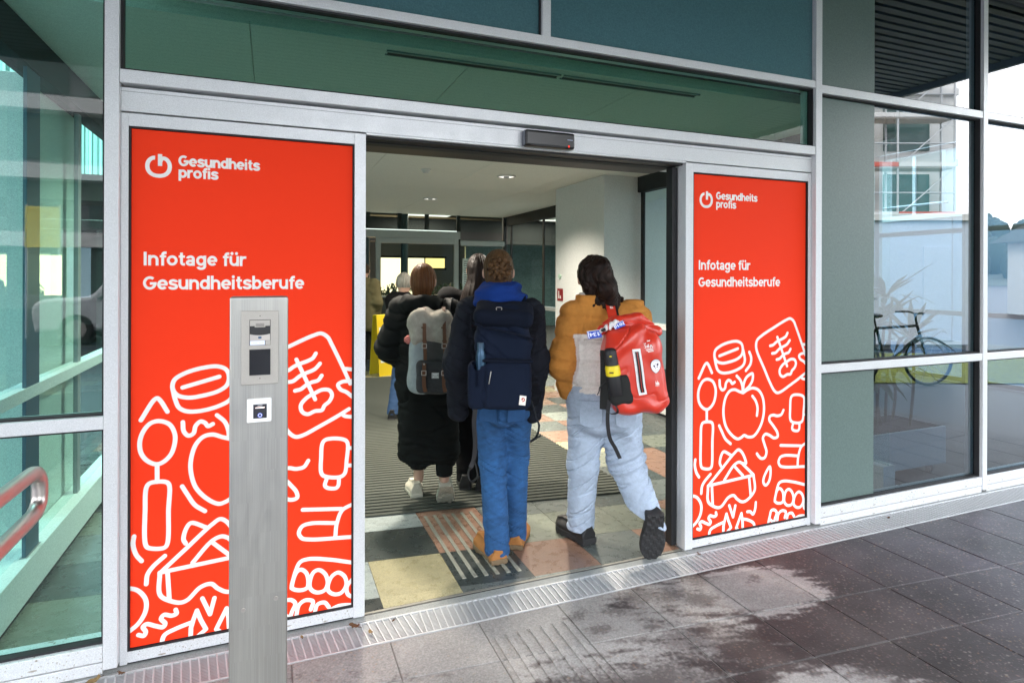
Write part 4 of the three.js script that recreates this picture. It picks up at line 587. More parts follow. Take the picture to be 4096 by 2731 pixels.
// ---------- what the panes mirror: site container, scaffolded building, bicycle, car, houses, hills ----------
{
  const turn = 0.39, cw = std({ color: lin(0.62, 0.71, 0.82), roughness: 0.7, map: rep(tfine, 0.6) });
  const k = thing('site_container', 'long pale site container mirrored in the right-hand pane', 'container', [12.8, -0.03, 5.85], turn); bar(k, 'body', -6, 1.1, 0.1, 2.75, 0, 2.4, cw, 0.02); bar(k, 'roof_edge', -6.05, 1.15, 2.75, 2.9, -0.06, 2.46, M.white, 0.01); bar(k, 'door', 0.1, 0.75, 0.2, 2.2, -0.02, -0.002, cw, 0.004); bar(k, 'skid', -6, 1.1, 0, 0.099, 0.1, 2.3, M.aluDark, 0); bar(k, 'window', -2.4, -0.9, 1.1, 2.1, -0.03, -0.002, std({ color: lin(0.55, 0.64, 0.74), roughness: 0.3 }), 0.004);
  const lw = structure('lawn'); { const g = new THREE.PlaneGeometry(22, 3.4, 40, 8); g.rotateX(-Math.PI / 2); const tg = dataTex(128, 128, (i, j) => { const s = N512(i, j) * 0.5 + 0.25 * N512(i >> 2, j >> 2) + 0.3; return [0.42 * s + 0.12, 0.46 * s + 0.12, 0.16 * s + 0.02]; }, true); const m = mesh(lw, 'turf', g, std({ map: rep(tg, 12, 2), roughness: 0.95 }), [12.8 - 0.9, -0.018, 5.85 - 2.2], [0, turn, 0]); }
  const b = thing('scaffolded_building', 'white building under scaffolding mirrored in the right-hand panes', 'building', [25.5, -0.03, 14.3], turn); const gl = std({ color: lin(0.05, 0.1, 0.09), roughness: 0.2 });
  bar(b, 'wall', -16, 1.5, 0, 10, 0.2, 8, M.white, 0); for (const y of [0.4, 3.4, 6.4]) { for (let i = 0; i < 6; i++) { const x = -15 + i * 2.7; if (i === 3 && y > 6) continue; bar(b, 'window', x, x + 1.9, y + 0.5, y + 2.5, 0.1, 0.21, gl, 0.01); } bar(b, 'floor_band', -16.1, 1.6, y + 2.85, y + 3.15, 0.05, 0.3, M.white, 0.01); }
  const sc = thing('scaffolding', 'steel scaffolding with planks and red-white boards before the building', 'scaffolding', [25.5, -0.03, 14.3], turn); const sm_ = std({ color: lin(0.5, 0.52, 0.53), metalness: 0.5, roughness: 0.4 }), pk = std({ color: lin(0.6, 0.55, 0.48), roughness: 0.8 }), rd = std({ color: lin(0.6, 0.1, 0.06), roughness: 0.7 });
  for (let i = 0; i < 8; i++) { const x = -15.5 + i * 2.3; for (const z of [-0.3, -1.1]) rod(sc, 'upright', [x, 0, z], [x, 10.6, z], 0.045, sm_, 6); if (i < 7) for (let l = 1; l < 6; l++) { rod(sc, 'guard_rail', [x, l * 2 + 0.95, -1.1], [x + 2.3, l * 2 + 0.95, -1.1], 0.035, sm_, 5); bar(sc, 'plank', x, x + 2.28, l * 2 - 0.06, l * 2, -1.15, -0.3, pk, 0); bar(sc, 'toe_board', x, x + 2.28, l * 2, l * 2 + 0.18, -1.2, -1.16, (i + l) % 4 ? M.white : rd, 0); } if (i % 2 === 0 && i < 7) for (let l = 0; l < 5; l++) rod(sc, 'brace', [x, l * 2, -1.12], [x + 2.3, l * 2 + 2, -1.12], 0.03, sm_, 5); }
  // bicycle on the plaza
  const bk = thing('bicycle', 'dark parked bicycle mirrored in the right-hand pane', 'bicycle', [8.25, -0.03, 3.15], 0.38); const bm = std({ color: lin(0.015, 0.02, 0.018), roughness: 0.35 });
  for (const x of [-0.52, 0.52]) { const w = mesh(bk, 'wheel', new THREE.TorusGeometry(0.33, 0.022, 8, 40), bm, [x, 0.352, 0]); for (let i = 0; i < 10; i++) rod(w, 'spoke', [0, 0, 0], [0.32 * Math.cos(i * 0.628), 0.32 * Math.sin(i * 0.628), 0], 0.003, sm_, 4); }
  const fr = [[-0.52, 0.35], [-0.1, 0.32], [-0.22, 0.82], [0.36, 0.86], [0.4, 0.72], [0.52, 0.35]]; for (const [a, c] of [[0, 1], [1, 2], [2, 3], [1, 4], [3, 5], [0, 2]]) rod(bk, 'frame_tube', [...fr[a], 0], [...fr[c], 0], 0.02, bm, 8); rod(bk, 'seat_post', [-0.22, 0.8, 0], [-0.26, 0.98, 0], 0.014, bm); mesh(bk, 'saddle', new THREE.SphereGeometry(0.13, 14, 8), bm, [-0.26, 1.0, 0]).scale.set(1, 0.28, 0.55); rod(bk, 'stem', [0.36, 0.86, 0], [0.33, 1.02, 0], 0.016, bm); mesh(bk, 'handlebar', tubeGeo([[0.24, 1.04, -0.3], [0.34, 1.05, -0.16], [0.34, 1.03, 0], [0.34, 1.05, 0.16], [0.24, 1.04, 0.3]], 0.014, 20, 8), bm); mesh(bk, 'crank', cylGeo(0.09, 0.09, 0.012, 20), bm, [-0.1, 0.32, 0.05], [Math.PI / 2, 0, 0]); bar(bk, 'luggage_rack', -0.72, -0.3, 0.76, 0.78, -0.07, 0.07, bm, 0.004);
  const rk = thing('bicycle_rack', 'low dark bicycle rack beside the parked bicycle', 'rack', [7.0, -0.03, 3.9], 0.38); for (let i = 0; i < 4; i++) mesh(rk, 'hoop', tubeGeo([[-1.2 + i * 0.7, 0, 0], [-1.2 + i * 0.7, 0.72, 0.02], [-0.85 + i * 0.7, 0.78, 0], [-0.78 + i * 0.7, 0.7, 0], [-0.78 + i * 0.7, 0, 0]], 0.022, 30, 7), bm);
  // seen straight through the glazed side room
  const hd = thing('site_hoarding', 'pale blue site hoarding seen through the right-hand bay', 'hoarding'); const hb = std({ color: lin(0.2, 0.27, 0.36), roughness: 0.7, map: rep(tfine, 0.5) }); for (let i = 0; i < 14; i++) bar(hd, 'panel', 14, 14.06, -0.03, 2.85, -26 + i * 2, -24.02 + i * 2, hb, 0.004); bar(hd, 'top_rail', 13.98, 14.08, 2.86, 2.98, -26, 2, M.white, 0.004); bar(hd, 'base_rail', 13.95, 14.1, -0.03, 0.12, -26, 2, M.aluDark, 0);
  const wo = thing('office_block', 'white office block with dark green windows beyond the hoarding', 'building', [20, -0.03, 0]); bar(wo, 'wall', 0.2, 7, 0, 9.6, -32, -9.6, std({ color: lin(0.42, 0.46, 0.45), roughness: 0.8 }), 0); for (let l = 0; l < 3; l++) { bar(wo, 'floor_band', 0.05, 0.199, 2.75 + l * 3, 3.1 + l * 3, -32, -9.6, M.white, 0.01); for (let i = 0; i < 9; i++) { bar(wo, 'window', 0.1, 0.199, 0.6 + l * 3, 2.6 + l * 3, -31 + i * 2.4, -29.4 + i * 2.4, gl, 0); bar(wo, 'window_post', 0.04, 0.099, 0.6 + l * 3, 2.6 + l * 3, -30.25 + i * 2.4, -30.15 + i * 2.4, M.white, 0); } rod(wo, 'guard_rail', [-0.4, 3.9 + l * 3, -32], [-0.4, 3.9 + l * 3, -9.6], 0.04, sm_, 6); rod(wo, 'guard_rail', [-0.4, 3.5 + l * 3, -32], [-0.4, 3.5 + l * 3, -9.6], 0.03, sm_, 6); } for (let i = 0; i < 10; i++) rod(wo, 'upright', [-0.4, 0, -31.8 + i * 2.45], [-0.4, 10.4, -31.8 + i * 2.45], 0.045, sm_, 6);
  const ap = structure('side_yard'); bar(ap, 'paving', 9.42, 60, -0.06, -0.032, -60, -0.06, std({ color: lin(0.12, 0.15, 0.22), roughness: 0.5, map: rep(tgran, 0.5) }), 0);
  // parked car
  const car = thing('parked_car', 'pale parked car mirrored low in the left window', 'car', [-2.6, -0.03, 13.9], 0.12); const cb = phy({ color: lin(0.55, 0.58, 0.6), roughness: 0.35, clearcoat: 0.8 });
  { const p = new THREE.Shape(); const pts = [[-2.1, 0.35], [-2.15, 0.75], [-1.95, 0.92], [-1.1, 1.0], [-0.55, 1.42], [0.9, 1.5], [1.75, 1.05], [2.05, 0.95], [2.12, 0.4]]; p.moveTo(...pts[0]); p.splineThru(pts.slice(1).map(q => new THREE.Vector2(...q))); p.lineTo(-2.1, 0.35); const g = new THREE.ExtrudeGeometry(p, { depth: 1.5, bevelEnabled: true, bevelSize: 0.09, bevelThickness: 0.12, bevelSegments: 3, curveSegments: 30 }); mesh(car, 'body', g, cb, [0, 0, -0.75]);
    const q = new THREE.Shape(); q.moveTo(-0.95, 1.0); q.lineTo(-0.5, 1.33); q.lineTo(0.85, 1.39); q.lineTo(1.45, 1.03); mesh(car, 'side_window', new THREE.ExtrudeGeometry(q, { depth: 0.02, bevelEnabled: false }), gl, [0, 0, -0.885]); for (const x of [-1.35, 1.3]) for (const z of [-0.8, 0.8]) { const w = mesh(car, 'wheel', cylGeo(0.33, 0.33, 0.22, 24), M.black, [x, 0.33, z], [Math.PI / 2, 0, 0]); mesh(w, 'rim', cylGeo(0.21, 0.21, 0.235, 16), M.steel); } for (const z of [-0.6, 0.6]) mesh(car, 'headlight', new RoundedBoxGeometry(0.1, 0.14, 0.3, 2, 0.04), std({ color: lin(0.8, 0.8, 0.8), roughness: 0.1 }), [-2.17, 0.75, z]); }
  const yb = thing('yellow_banner', 'yellow site banner mirrored in the left window', 'banner', [-5.2, -0.03, 15.0]); bar(yb, 'sheet', -0.35, 0.35, 2.2, 3.2, -0.015, 0.015, std({ color: lin(0.75, 0.62, 0.06), roughness: 0.6 }), 0.004); for (const x of [-0.33, 0.33]) rod(yb, 'post', [x, 0, 0.05], [x, 3.25, 0.05], 0.03, sm_);
  const ob = thing('apartment_block', 'apartment block with white balcony bands mirrored in the left window', 'building', [-9, -0.03, 30]); const ow = std({ color: lin(0.17, 0.2, 0.2), roughness: 0.8 }); bar(ob, 'wall', -13, 9, 0, 17, 0, 6, ow, 0); for (let l = 0; l < 5; l++) { bar(ob, 'balcony_band', -13.1, 9.1, 2.75 + l * 3, 3.4 + l * 3, -0.9, -0.001, M.white, 0.01); for (let i = 0; i < 8; i++) bar(ob, 'window', -12.3 + i * 2.7, -10.4 + i * 2.7, 0.7 + l * 3, 2.5 + l * 3, -0.05, -0.002, gl, 0); }
  const hs = thing('house', 'pale house with small windows mirrored in the far right pane', 'building', [27.5, -0.03, 7.0], 0.39); bar(hs, 'wall', -1, 7, 0, 3.0, 0, 6, M.white, 0); for (let i = 0; i < 3; i++) bar(hs, 'window', 0.2 + i * 2, 1.0 + i * 2, 1.5, 2.4, -0.04, -0.002, gl, 0); bar(hs, 'door', 0.3, 1.2, 0, 2, -0.04, -0.002, gl, 0); { const r = new THREE.Shape(); r.moveTo(-0.4, 0); r.lineTo(6.4, 0); r.lineTo(3, 1.3); mesh(hs, 'roof', new THREE.ExtrudeGeometry(r, { depth: 8.6, bevelEnabled: false }), ow, [-1.3, 3.0, 6.2], [0, Math.PI / 2, 0]); }
  const hl = structure('hills'); { const g = new THREE.PlaneGeometry(1, 1, 120, 10), p = g.attributes.position; for (let i = 0; i < p.count; i++) { const a = (p.getX(i) + 0.5) * 3.0 - 0.35, v = p.getY(i) + 0.5, R = 130 + v * 110; p.setXYZ(i, Math.cos(a) * R, v * (20 + 9 * noise(a * 3, 1, 2)) - 0.5, Math.sin(a) * R); } g.computeVertexNormals(); mesh(hl, 'slope', g, std({ color: lin(0.09, 0.11, 0.1), roughness: 1, side: THREE.DoubleSide })); }
  const gs = []; for (let i = 0; i < 2600; i++) { const a = rr(-0.32, 2.6), v = rr(0.1, 1), R = 130 + v * 110, h = rr(4, 8), g = new THREE.IcosahedronGeometry(0.5, 1).scale(h * rr(0.4, 0.7), h, h * 0.5); const p = g.attributes.position; for (let q = 0; q < p.count; q++) p.setXYZ(q, p.getX(q) * (1 + 0.5 * noise(p.getX(q) * 1.3, p.getY(q) * 1.3, i * 1.7)), p.getY(q) * (1 + 0.3 * noise(p.getZ(q), p.getX(q) * 1.7, i)), p.getZ(q)); g.translate(Math.cos(a) * R, v * (20 + 9 * noise(a * 3, 1, 2)) - 0.5 + h * 0.42, Math.sin(a) * R); gs.push(g); }
  const wd = mesh(scene, 'forest', mergeGeometries(gs), std({ color: lin(0.035, 0.055, 0.045), roughness: 1, side: THREE.DoubleSide })); wd.userData = { kind: 'stuff', label: 'dark conifer forest on the hillside mirrored in the panes', category: 'forest' };
  scene.fog = null;
}
// ---------- people: local axes x across, y up, z towards the viewer; all walk away from the door ----------
const TURN = -0.3807;
const toLocal = (px, pz, x, z) => { const dx = x - px, dz = z - pz; return [dx * 0.9284 + dz * 0.3715, dz * 0.9284 - dx * 0.3715]; };
const nrm = (a) => { const l = Math.hypot(...a); return a.map(v => v / l); }, addv = (a, b, k = 1) => [a[0] + b[0] * k, a[1] + b[1] * k, a[2] + b[2] * k], subv = (a, b) => [a[0] - b[0], a[1] - b[1], a[2] - b[2]], crossv = (a, b) => [a[1] * b[2] - a[2] * b[1], a[2] * b[0] - a[0] * b[2], a[0] * b[1] - a[1] * b[0]], mid = (a, b, t = 0.5) => [0, 1, 2].map(i => a[i] + (b[i] - a[i]) * t);
function knee(hip, ank, l1, l2, fwd = [0, 0, -1]) { const d = subv(ank, hip), L = Math.min(Math.hypot(...d), l1 + l2 - 0.001), u = nrm(d), a = (l1 * l1 - l2 * l2 + L * L) / (2 * L), h = Math.sqrt(Math.max(0, l1 * l1 - a * a)); let f = addv(fwd, u, -(fwd[0] * u[0] + fwd[1] * u[1] + fwd[2] * u[2])); f = nrm(f); return addv(addv(hip, u, a), f, h); }
const skinMat = std({ color: lin(0.5, 0.3, 0.22), roughness: 0.6 });
function handGeo(w, dir, pal, side) { // palm, four bent fingers of unequal length and a thumb
  const d = nrm(dir), n = nrm(addv(pal, d, -(pal[0] * d[0] + pal[1] * d[1] + pal[2] * d[2]))), s = crossv(d, n), f = []; const at = (a, b, c) => addv(addv(addv(w, d, a), s, b), n, c);
  const palm = uni(0.02, cap(at(0, -0.012, 0), at(0.075, -0.025, 0), 0.016, 0.013), cap(at(0, 0.012, 0), at(0.075, 0.025, 0), 0.016, 0.012), cap(at(0, 0, 0), at(0.078, 0, 0), 0.017, 0.013));
  [[-0.03, 0.058], [-0.01, 0.068], [0.011, 0.064], [0.031, 0.05]].forEach(([b, L]) => f.push(uni(0.006, cap(at(0.078, b, 0), at(0.078 + L * 0.5, b * 1.1, 0.012), 0.0092, 0.0085), cap(at(0.078 + L * 0.5, b * 1.1, 0.012), at(0.078 + L * 0.75, b * 1.1, 0.04), 0.0085, 0.0075))));
  f.push(uni(0.008, cap(at(0.02, -0.028 * side, 0.004), at(0.05, -0.055 * side, 0.018), 0.012, 0.01), cap(at(0.05, -0.055 * side, 0.018), at(0.08, -0.058 * side, 0.03), 0.01, 0.008)));
  const fn = uni(0.008, palm, ...f), c = at(0.06, 0, 0.01); return sdfGeo(fn, c.map(v => v - 0.13), c.map(v => v + 0.13), 0.0045);
}
function bodyMesh(t, J) {
  const H = J.head, limb = (a, b, c, r) => [cap(a, b, r[0], r[1]), cap(b, c, r[1], r[2])];
  const body = uni(0.05, cap(J.pel, J.wst, 0.105, 0.1), cap(J.wst, J.cst, 0.1, 0.105), cap(addv(J.shL, [0.05, -0.03, 0]), addv(J.shR, [-0.05, -0.03, 0]), 0.062), cap(J.cst, addv(H, [0, -0.1, 0.005]), 0.07, 0.048), ...limb(J.shL, J.elL, J.haL, [0.05, 0.038, 0.026]), ...limb(J.shR, J.elR, J.haR, [0.05, 0.038, 0.026]), ...limb(J.hipL, J.knL, J.anL, [0.075, 0.05, 0.034]), ...limb(J.hipR, J.knR, J.anR, [0.075, 0.05, 0.034]));
  const all = [J.head, J.pel, J.shL, J.shR, J.elL, J.elR, J.haL, J.haR, J.knL, J.knR, J.anL, J.anR], lo = [0, 1, 2].map(i => Math.min(...all.map(p => p[i])) - 0.16), hi = [0, 1, 2].map(i => Math.max(...all.map(p => p[i])) + 0.16); hi[1] = H[1] - 0.04;
  const hd = uni(0.03, ell(H, [0.073, 0.1, 0.09]), ell(addv(H, [0, -0.055, -0.03]), [0.052, 0.055, 0.055]), cap(addv(H, [0, -0.06, 0.02]), addv(H, [0, -0.16, 0.025]), 0.05, 0.052));
  const face = uni(0.008, hd, cap(addv(H, [0, 0.0, -0.09]), addv(H, [0, -0.035, -0.105]), 0.008, 0.013), ell(addv(H, [-0.078, -0.012, 0.006]), [0.01, 0.03, 0.019], -0.35), ell(addv(H, [0.078, -0.012, 0.006]), [0.01, 0.03, 0.019], 0.35), cap(addv(H, [-0.02, -0.066, -0.088]), addv(H, [0.02, -0.066, -0.088]), 0.007));
  const eyes = (x, y, z) => Math.max(face(x, y, z), -Math.min(ell(addv(H, [-0.03, 0.0, -0.094]), [0.016, 0.01, 0.012])(x, y, z), ell(addv(H, [0.03, 0.0, -0.094]), [0.016, 0.01, 0.012])(x, y, z)));
  const hg = sdfGeo(eyes, addv(H, [-0.12, -0.17, -0.14]), addv(H, [0.12, 0.13, 0.14]), 0.006);
  const dl = nrm(subv(J.haL, J.elL)), dr = nrm(subv(J.haR, J.elR));
  const b = mesh(t, 'body', mergeGeometries([sdfGeo(body, lo, hi, 0.014), hg, handGeo(J.haL, dl, [1, 0, -0.3], 1), handGeo(J.haR, dr, [-1, 0, -0.3], -1)]), skinMat);
  return b;
}
function shoe(t, heel, yaw, pitch, o) { // heel: lowest point of the heel; toe points along -z before turning
  const L = o.len ?? 0.27, w = (o.w ?? 0.1) / 2, sh = o.sole ?? 0.03, top = o.h ?? 0.09;
  const foot = (x, z) => { const u = cl(-z / L), hw = w * (0.74 + 0.3 * sm(0.2, 0.65, u)) * Math.sqrt(Math.max(0.02, 1 - Math.pow(Math.max(0, (u - 0.72) / 0.3), 2.2))); return hw; };
  const upper = (x, y, z) => { const zz = z; const u = cl(-zz / L), hgt = sh + mixv(top - sh, 0.05, sm(0.25, 0.7, u)) - 0.02 * sm(0.75, 1, u); const dx = Math.abs(x - 0.006 * Math.sin(u * 3)) - foot(x, zz) * (1 - 0.5 * sm(0.2, 1, (y - sh) / Math.max(0.02, hgt - sh))); const dy = Math.max(y - hgt, sh * 0.6 - y), dz = Math.max(zz - 0.0, -zz - L); let d = Math.max(dx, dy, dz) * 0.8; const hb = Math.max(0, 0.022 - (-zz)) ; d += hb * hb * 9; return d - 0.006 + 0.0015 * noise(x * 40, y * 40, zz * 30); };
  const sole = (x, y, z) => { const dx = Math.abs(x) - foot(x, z) - 0.006, dz = Math.max(z - 0.008, -z - L - 0.006); const tread = 0.004 * (Math.sin(z * 130) * Math.sin(x * 150) > 0 ? 1 : 0); const arch = 0.006 * Math.exp(-Math.pow((-z / L - 0.42) / 0.13, 2)); const dy = Math.max(y - sh, arch + tread - y); return Math.max(dx, dy, dz) * 0.8; };
  const g = new THREE.Euler(pitch, yaw, 0, 'YXZ'); const m = mesh(t, o.name ?? 'shoe', sdfGeo(upper, [-0.08, -0.01, -L - 0.03], [0.08, top + 0.03, 0.03], 0.006), o.mat, heel); m.rotation.copy(g);
  mesh(m, 'sole', sdfGeo(sole, [-0.08, -0.015, -L - 0.03], [0.08, sh + 0.015, 0.03], 0.006), o.soleMat ?? o.mat); if (o.laces) for (let i = 0; i < 3; i++) mesh(m, 'lace', tubeGeo([[-0.025, top - 0.012 - i * 0.012, -0.115 - i * 0.022], [0, top - 0.002 - i * 0.013, -0.12 - i * 0.022], [0.025, top - 0.012 - i * 0.012, -0.115 - i * 0.022]], 0.0028, 8, 5), o.laces);
  return m;
}
const cut = (f, ...planes) => (x, y, z) => { let d = f(x, y, z); for (const p of planes) d = Math.max(d, p(x, y, z)); return d; };
const above = (y0, s = 0) => (x, y, z) => y0 - y + s * z, below = (y1) => (x, y, z) => y - y1;
const cloth = (t, name, fn, lo, hi, cell, mat, col) => mesh(t, name, sdfGeo(fn, lo, hi, cell, col), mat);
const fab = (r, g, b, o = {}) => phy({ color: lin(r, g, b), roughness: 0.92, specularIntensity: 0.4, map: rep(o.tex ?? tfab, o.k ?? 7), bumpMap: rep(tweave, o.bk ?? 9), bumpScale: o.b ?? 0.0008, vertexColors: !!o.vc, sheen: o.sheen ?? 0.15, sheenRoughness: 0.6, sheenColor: lin(r, g, b) });
const denim = (r, g, b) => phy({ color: lin(r, g, b), roughness: 0.9, map: rep(tdenim, 5), bumpMap: rep(tweave, 12), bumpScale: 0.0009, vertexColors: true });
const seam = (v, p, w) => { const q = Math.abs((v / p) % 1); return Math.exp(-Math.pow(Math.min(q, 1 - q) / w, 2)); };
const rid = (n, w = 0.16) => { const q = 1 - Math.min(1, Math.abs(n) / w); return q * q; };   // narrow crease where the noise changes sign
const J0 = (o) => { const h = o.h ?? 1.68, s = h / 1.68; const J = { head: o.head, pel: [0, 0.93 * s, 0], wst: [0, 1.08 * s, 0], cst: [0, 1.26 * s, 0.0], shL: o.shL ?? [-0.17, 1.36 * s, 0], shR: o.shR ?? [0.17, 1.36 * s, 0], elL: o.elL, haL: o.haL, elR: o.elR, haR: o.haR, hipL: o.hipL ?? [-0.085, 0.9 * s, 0], hipR: o.hipR ?? [0.085, 0.9 * s, 0], anL: o.anL, anR: o.anR }; J.knL = o.knL ?? knee(J.hipL, J.anL, 0.41 * s, 0.415 * s); J.knR = o.knR ?? knee(J.hipR, J.anR, 0.41 * s, 0.415 * s); return J; };
// hair strands as relief: long thin grooves following the fall of the hair
const strands = (x, y, z, c, a = 0.004, f = 26) => { const an = Math.atan2(x - c[0], z - c[2]); return a * (noise(an * f / 3.2, y * 5, 3) + 0.6 * noise(an * f, y * 9, 7)); };
const hairMat = (r, g, b) => phy({ vertexColors: true, color: lin(r, g, b), roughness: 0.55, specularIntensity: 0.35, sheen: 0.15, sheenColor: lin(r * 2, g * 2, b * 2), sheenRoughness: 0.4 });
const hairCol = (c, f = 30) => (x, y, z) => { const an = Math.atan2(x - c[0], z - c[2]), n = 0.5 + 0.5 * noise(an * f / 2, y * 6, 2) + 0.5 * noise(an * f, y * 14, 5); const k = cl(0.55 + 0.75 * n, 0.35, 1.6); return [k, k, k]; };

// person with the navy backpack
{
  const pos = [1.175, 0, -0.37], t = thing('person', 'person with braided hair bun, blue hood, dark quilted jacket, blue jeans and tan boots', 'person', pos, TURN);
  const aL = [-0.025, 0.1, 0.05], aR = [0.068, 0.1, -0.12];
  const J = J0({ h: 1.68, head: [-0.025, 1.555, -0.02], shL: [-0.175, 1.335, 0.01], shR: [0.155, 1.335, 0.0], elL: [-0.235, 1.06, 0.05], haL: [-0.2, 0.95, -0.08], elR: [0.18, 1.06, 0.03], haR: [0.13, 0.95, -0.08], anL: aL, anR: aR });
  bodyMesh(t, J);
  // trousers
  const leg = (h, k, a, r) => [cap(h, k, r[0], r[1]), cap(k, [a[0], 0.05, a[2]], r[1], r[2])];
  const trs = uni(0.035, cap([-0.06, 0.88, 0.0], [0.06, 0.88, 0.0], 0.115), cap([0, 0.8, 0.045], [0, 0.88, 0.05], 0.09), ...leg(J.hipL, J.knL, aL, [0.093, 0.074, 0.068]), ...leg(J.hipR, J.knR, aR, [0.093, 0.072, 0.066]));
  const trf = cut((x, y, z) => trs(x, y, z) - 0.006 * noise(x * 14 + y * 4, y * 26, z * 14) * (0.2 + 0.9 * Math.exp(-Math.pow((y - 0.5) / 0.1, 2)) + 1.1 * Math.exp(-Math.pow((y - 0.12) / 0.1, 2))) - 0.0035 * Math.sin(y * 60 + x * 30 + 5 * noise(x * 6, y * 5, z * 6)) * Math.exp(-Math.pow((y - 0.74) / 0.09, 2)) + 0.006 * rid(noise(x * 3.2 + 9, (y + x * 0.5) * 21, z * 3 + 2)) * (0.25 + Math.exp(-Math.pow((y - 0.46) / 0.1, 2)) + 0.9 * Math.exp(-Math.pow((y - 0.12) / 0.09, 2)) + 0.7 * Math.exp(-Math.pow((y - 0.72) / 0.07, 2))), above(0.03), below(0.95));
  cloth(t, 'jeans', trf, [-0.25, 0.02, -0.32], [0.25, 0.98, 0.26], 0.0072, denim(0.022, 0.105, 0.29), (x, y, z) => { const n = 1 + 0.16 * noise(x * 9, y * 13, z * 9) + 0.2 * noise(x * 40, y * 60, z * 40); const cr = rid(noise(x * 3.2 + 9, (y + x * 0.5) * 21, z * 3 + 2)), fade = (1 + 0.3 * Math.exp(-Math.pow((y - 0.42) / 0.22, 2))) * (1 + 0.16 * rid(noise(x * 4, (y - x * 0.4) * 30, z * 4), 0.3) - 0.18 * cr); const h = y < 0.042 ? 1.9 : 1; return [n * fade * h, n * fade * h * 0.98, n * fade * h * 0.95]; });
  for (const [s, z] of [[-1, 0.132], [1, 0.126]]) mesh(t, 'back_pocket', boxGeo(0.1, 0.11, 0.008, 0.003), std({ color: lin(0.022, 0.1, 0.27), roughness: 0.9, map: rep(tdenim, 5) }), [s * 0.075, 0.815, z], [0.05, s * 0.35, 0]);
  // jacket
  const tors = uni(0.06, cap([-0.09, 0.9, 0.0], [-0.09, 1.24, 0.0], 0.115, 0.115), cap([0.09, 0.9, 0.0], [0.09, 1.24, 0.0], 0.115, 0.115), cap([-0.13, 1.315, 0.0], [0.13, 1.315, 0.0], 0.082), cap([0, 1.33, -0.01], [0, 1.42, -0.015], 0.09, 0.075));
  const arm = (s, e, h, r) => uni(0.05, cap(s, e, r[0], r[1]), cap(e, h, r[1], r[2]));
  const arms = (x, y, z) => Math.min(arm(J.shL, J.elL, [-0.245, 0.775, -0.02], [0.085, 0.083, 0.058])(x, y, z), arm(J.shR, J.elR, [0.165, 0.76, -0.03], [0.076, 0.07, 0.05])(x, y, z));
  const jf = cut((x, y, z) => { const a = arms(x, y, z), b = tors(x, y, z); const q = a < b - 0.01 ? 0.0035 * noise(x * 30, y * 12, z * 30) + 0.006 * noise(x * 10, y * 14, z * 8) - 0.008 * rid(noise(x * 4, (y - Math.abs(x) * 0.5) * 15, z * 4 + 4)) : 0.009 * (0.6 - seam(y + 0.004 * noise(x * 12, y * 3, 1), 0.036, 0.2)) + 0.004 * noise(x * 18, y * 25, z * 9); return smin(a, b, 0.03) - q; }, (x, y, z) => (x < -0.17 ? 0.725 : x > 0.125 ? 0.705 : 0.785) - y - 0.05 * z, below(1.47), (x, y, z) => -(Math.hypot(x + 0.0, z + 0.02) - 0.055) - (1.4 - y) * 3);
  const jm = fab(0.012, 0.0135, 0.019, { k: 9, vc: true, tex: tfab });
  cloth(t, 'quilted_jacket', jf, [-0.38, 0.68, -0.24], [0.36, 1.5, 0.24], 0.0072, jm, (x, y, z) => { const a = arms(x, y, z) < tors(x, y, z) - 0.005; const n = 0.9 + 0.25 * noise(x * 60, y * 20, z * 60); return a ? [n * 1.35, n * 1.4, n * 1.5] : [n * 0.75, n * 0.75, n * 0.8]; });
  // blue hood lying round the neck
  const C = [-0.015, 1.405, -0.005]; const hood = (x, y, z) => { const a = Math.atan2(x - C[0], z - C[2]), r = Math.hypot(x - C[0], (z - C[2]) * 0.95); const rr0 = 0.098 + 0.02 * Math.cos(a), yy = y - C[1] - 0.01 - 0.014 * Math.cos(a * 2) + (r - 0.1) * 0.35; const d = Math.hypot((r - rr0) / 1.0, yy / 1.25) - 0.05; const d2 = Math.hypot(r - 0.082, (y - 1.468) / 1.1) - 0.03; return smin(d, d2, 0.018) - 0.011 * noise(a * 1.6 + y * 9, y * 22 - x * 6, r * 12) - 0.006 * Math.sin((y - x * 0.35) * 95 + a * 2); };
  cloth(t, 'blue_hood', hood, [-0.22, 1.3, -0.2], [0.2, 1.53, 0.22], 0.007, fab(0.009, 0.045, 0.25, { k: 10, sheen: 0.2 }));
  // hair and braided bun
  const Hc = J.head; const hair = (x, y, z) => { const cap0 = ell(addv(Hc, [0, 0.02, 0.006]), [0.083, 0.102, 0.1])(x, y, z); const low = ell(addv(Hc, [0, -0.04, 0.03]), [0.068, 0.07, 0.068])(x, y, z); return smin(cap0, low, 0.03) - strands(x, y, z, addv(Hc, [0, 0, -0.03]), 0.003, 40); };
  const hm = hairMat(0.085, 0.045, 0.02);
  cloth(t, 'hair', cut(hair, (x, y, z) => -(z - Hc[2] + 0.045 + (y - Hc[1]) * 0.55), (x, y, z) => Hc[1] - 0.105 - y), addv(Hc, [-0.12, -0.13, -0.13]), addv(Hc, [0.12, 0.15, 0.14]), 0.0055, hm, hairCol(Hc, 40));
  const beads = []; for (let r = 0; r < 2; r++) { const n = r ? 6 : 12, R = r ? 0.02 : 0.045; for (let i = 0; i < n; i++) { const a = i / n * 6.283; for (const s of [-1, 1]) beads.push(ell([Hc[0] + 0.008 + R * Math.cos(a) * 1.15 + s * 0.006 * Math.cos(a), Hc[1] + 0.012 + R * Math.sin(a) + s * 0.006 * Math.sin(a), Hc[2] + 0.112 + (r ? 0.014 : 0)], [0.0165, 0.0115, 0.015], 0, 0, a + (s > 0 ? 0.9 : 2.2))); } }
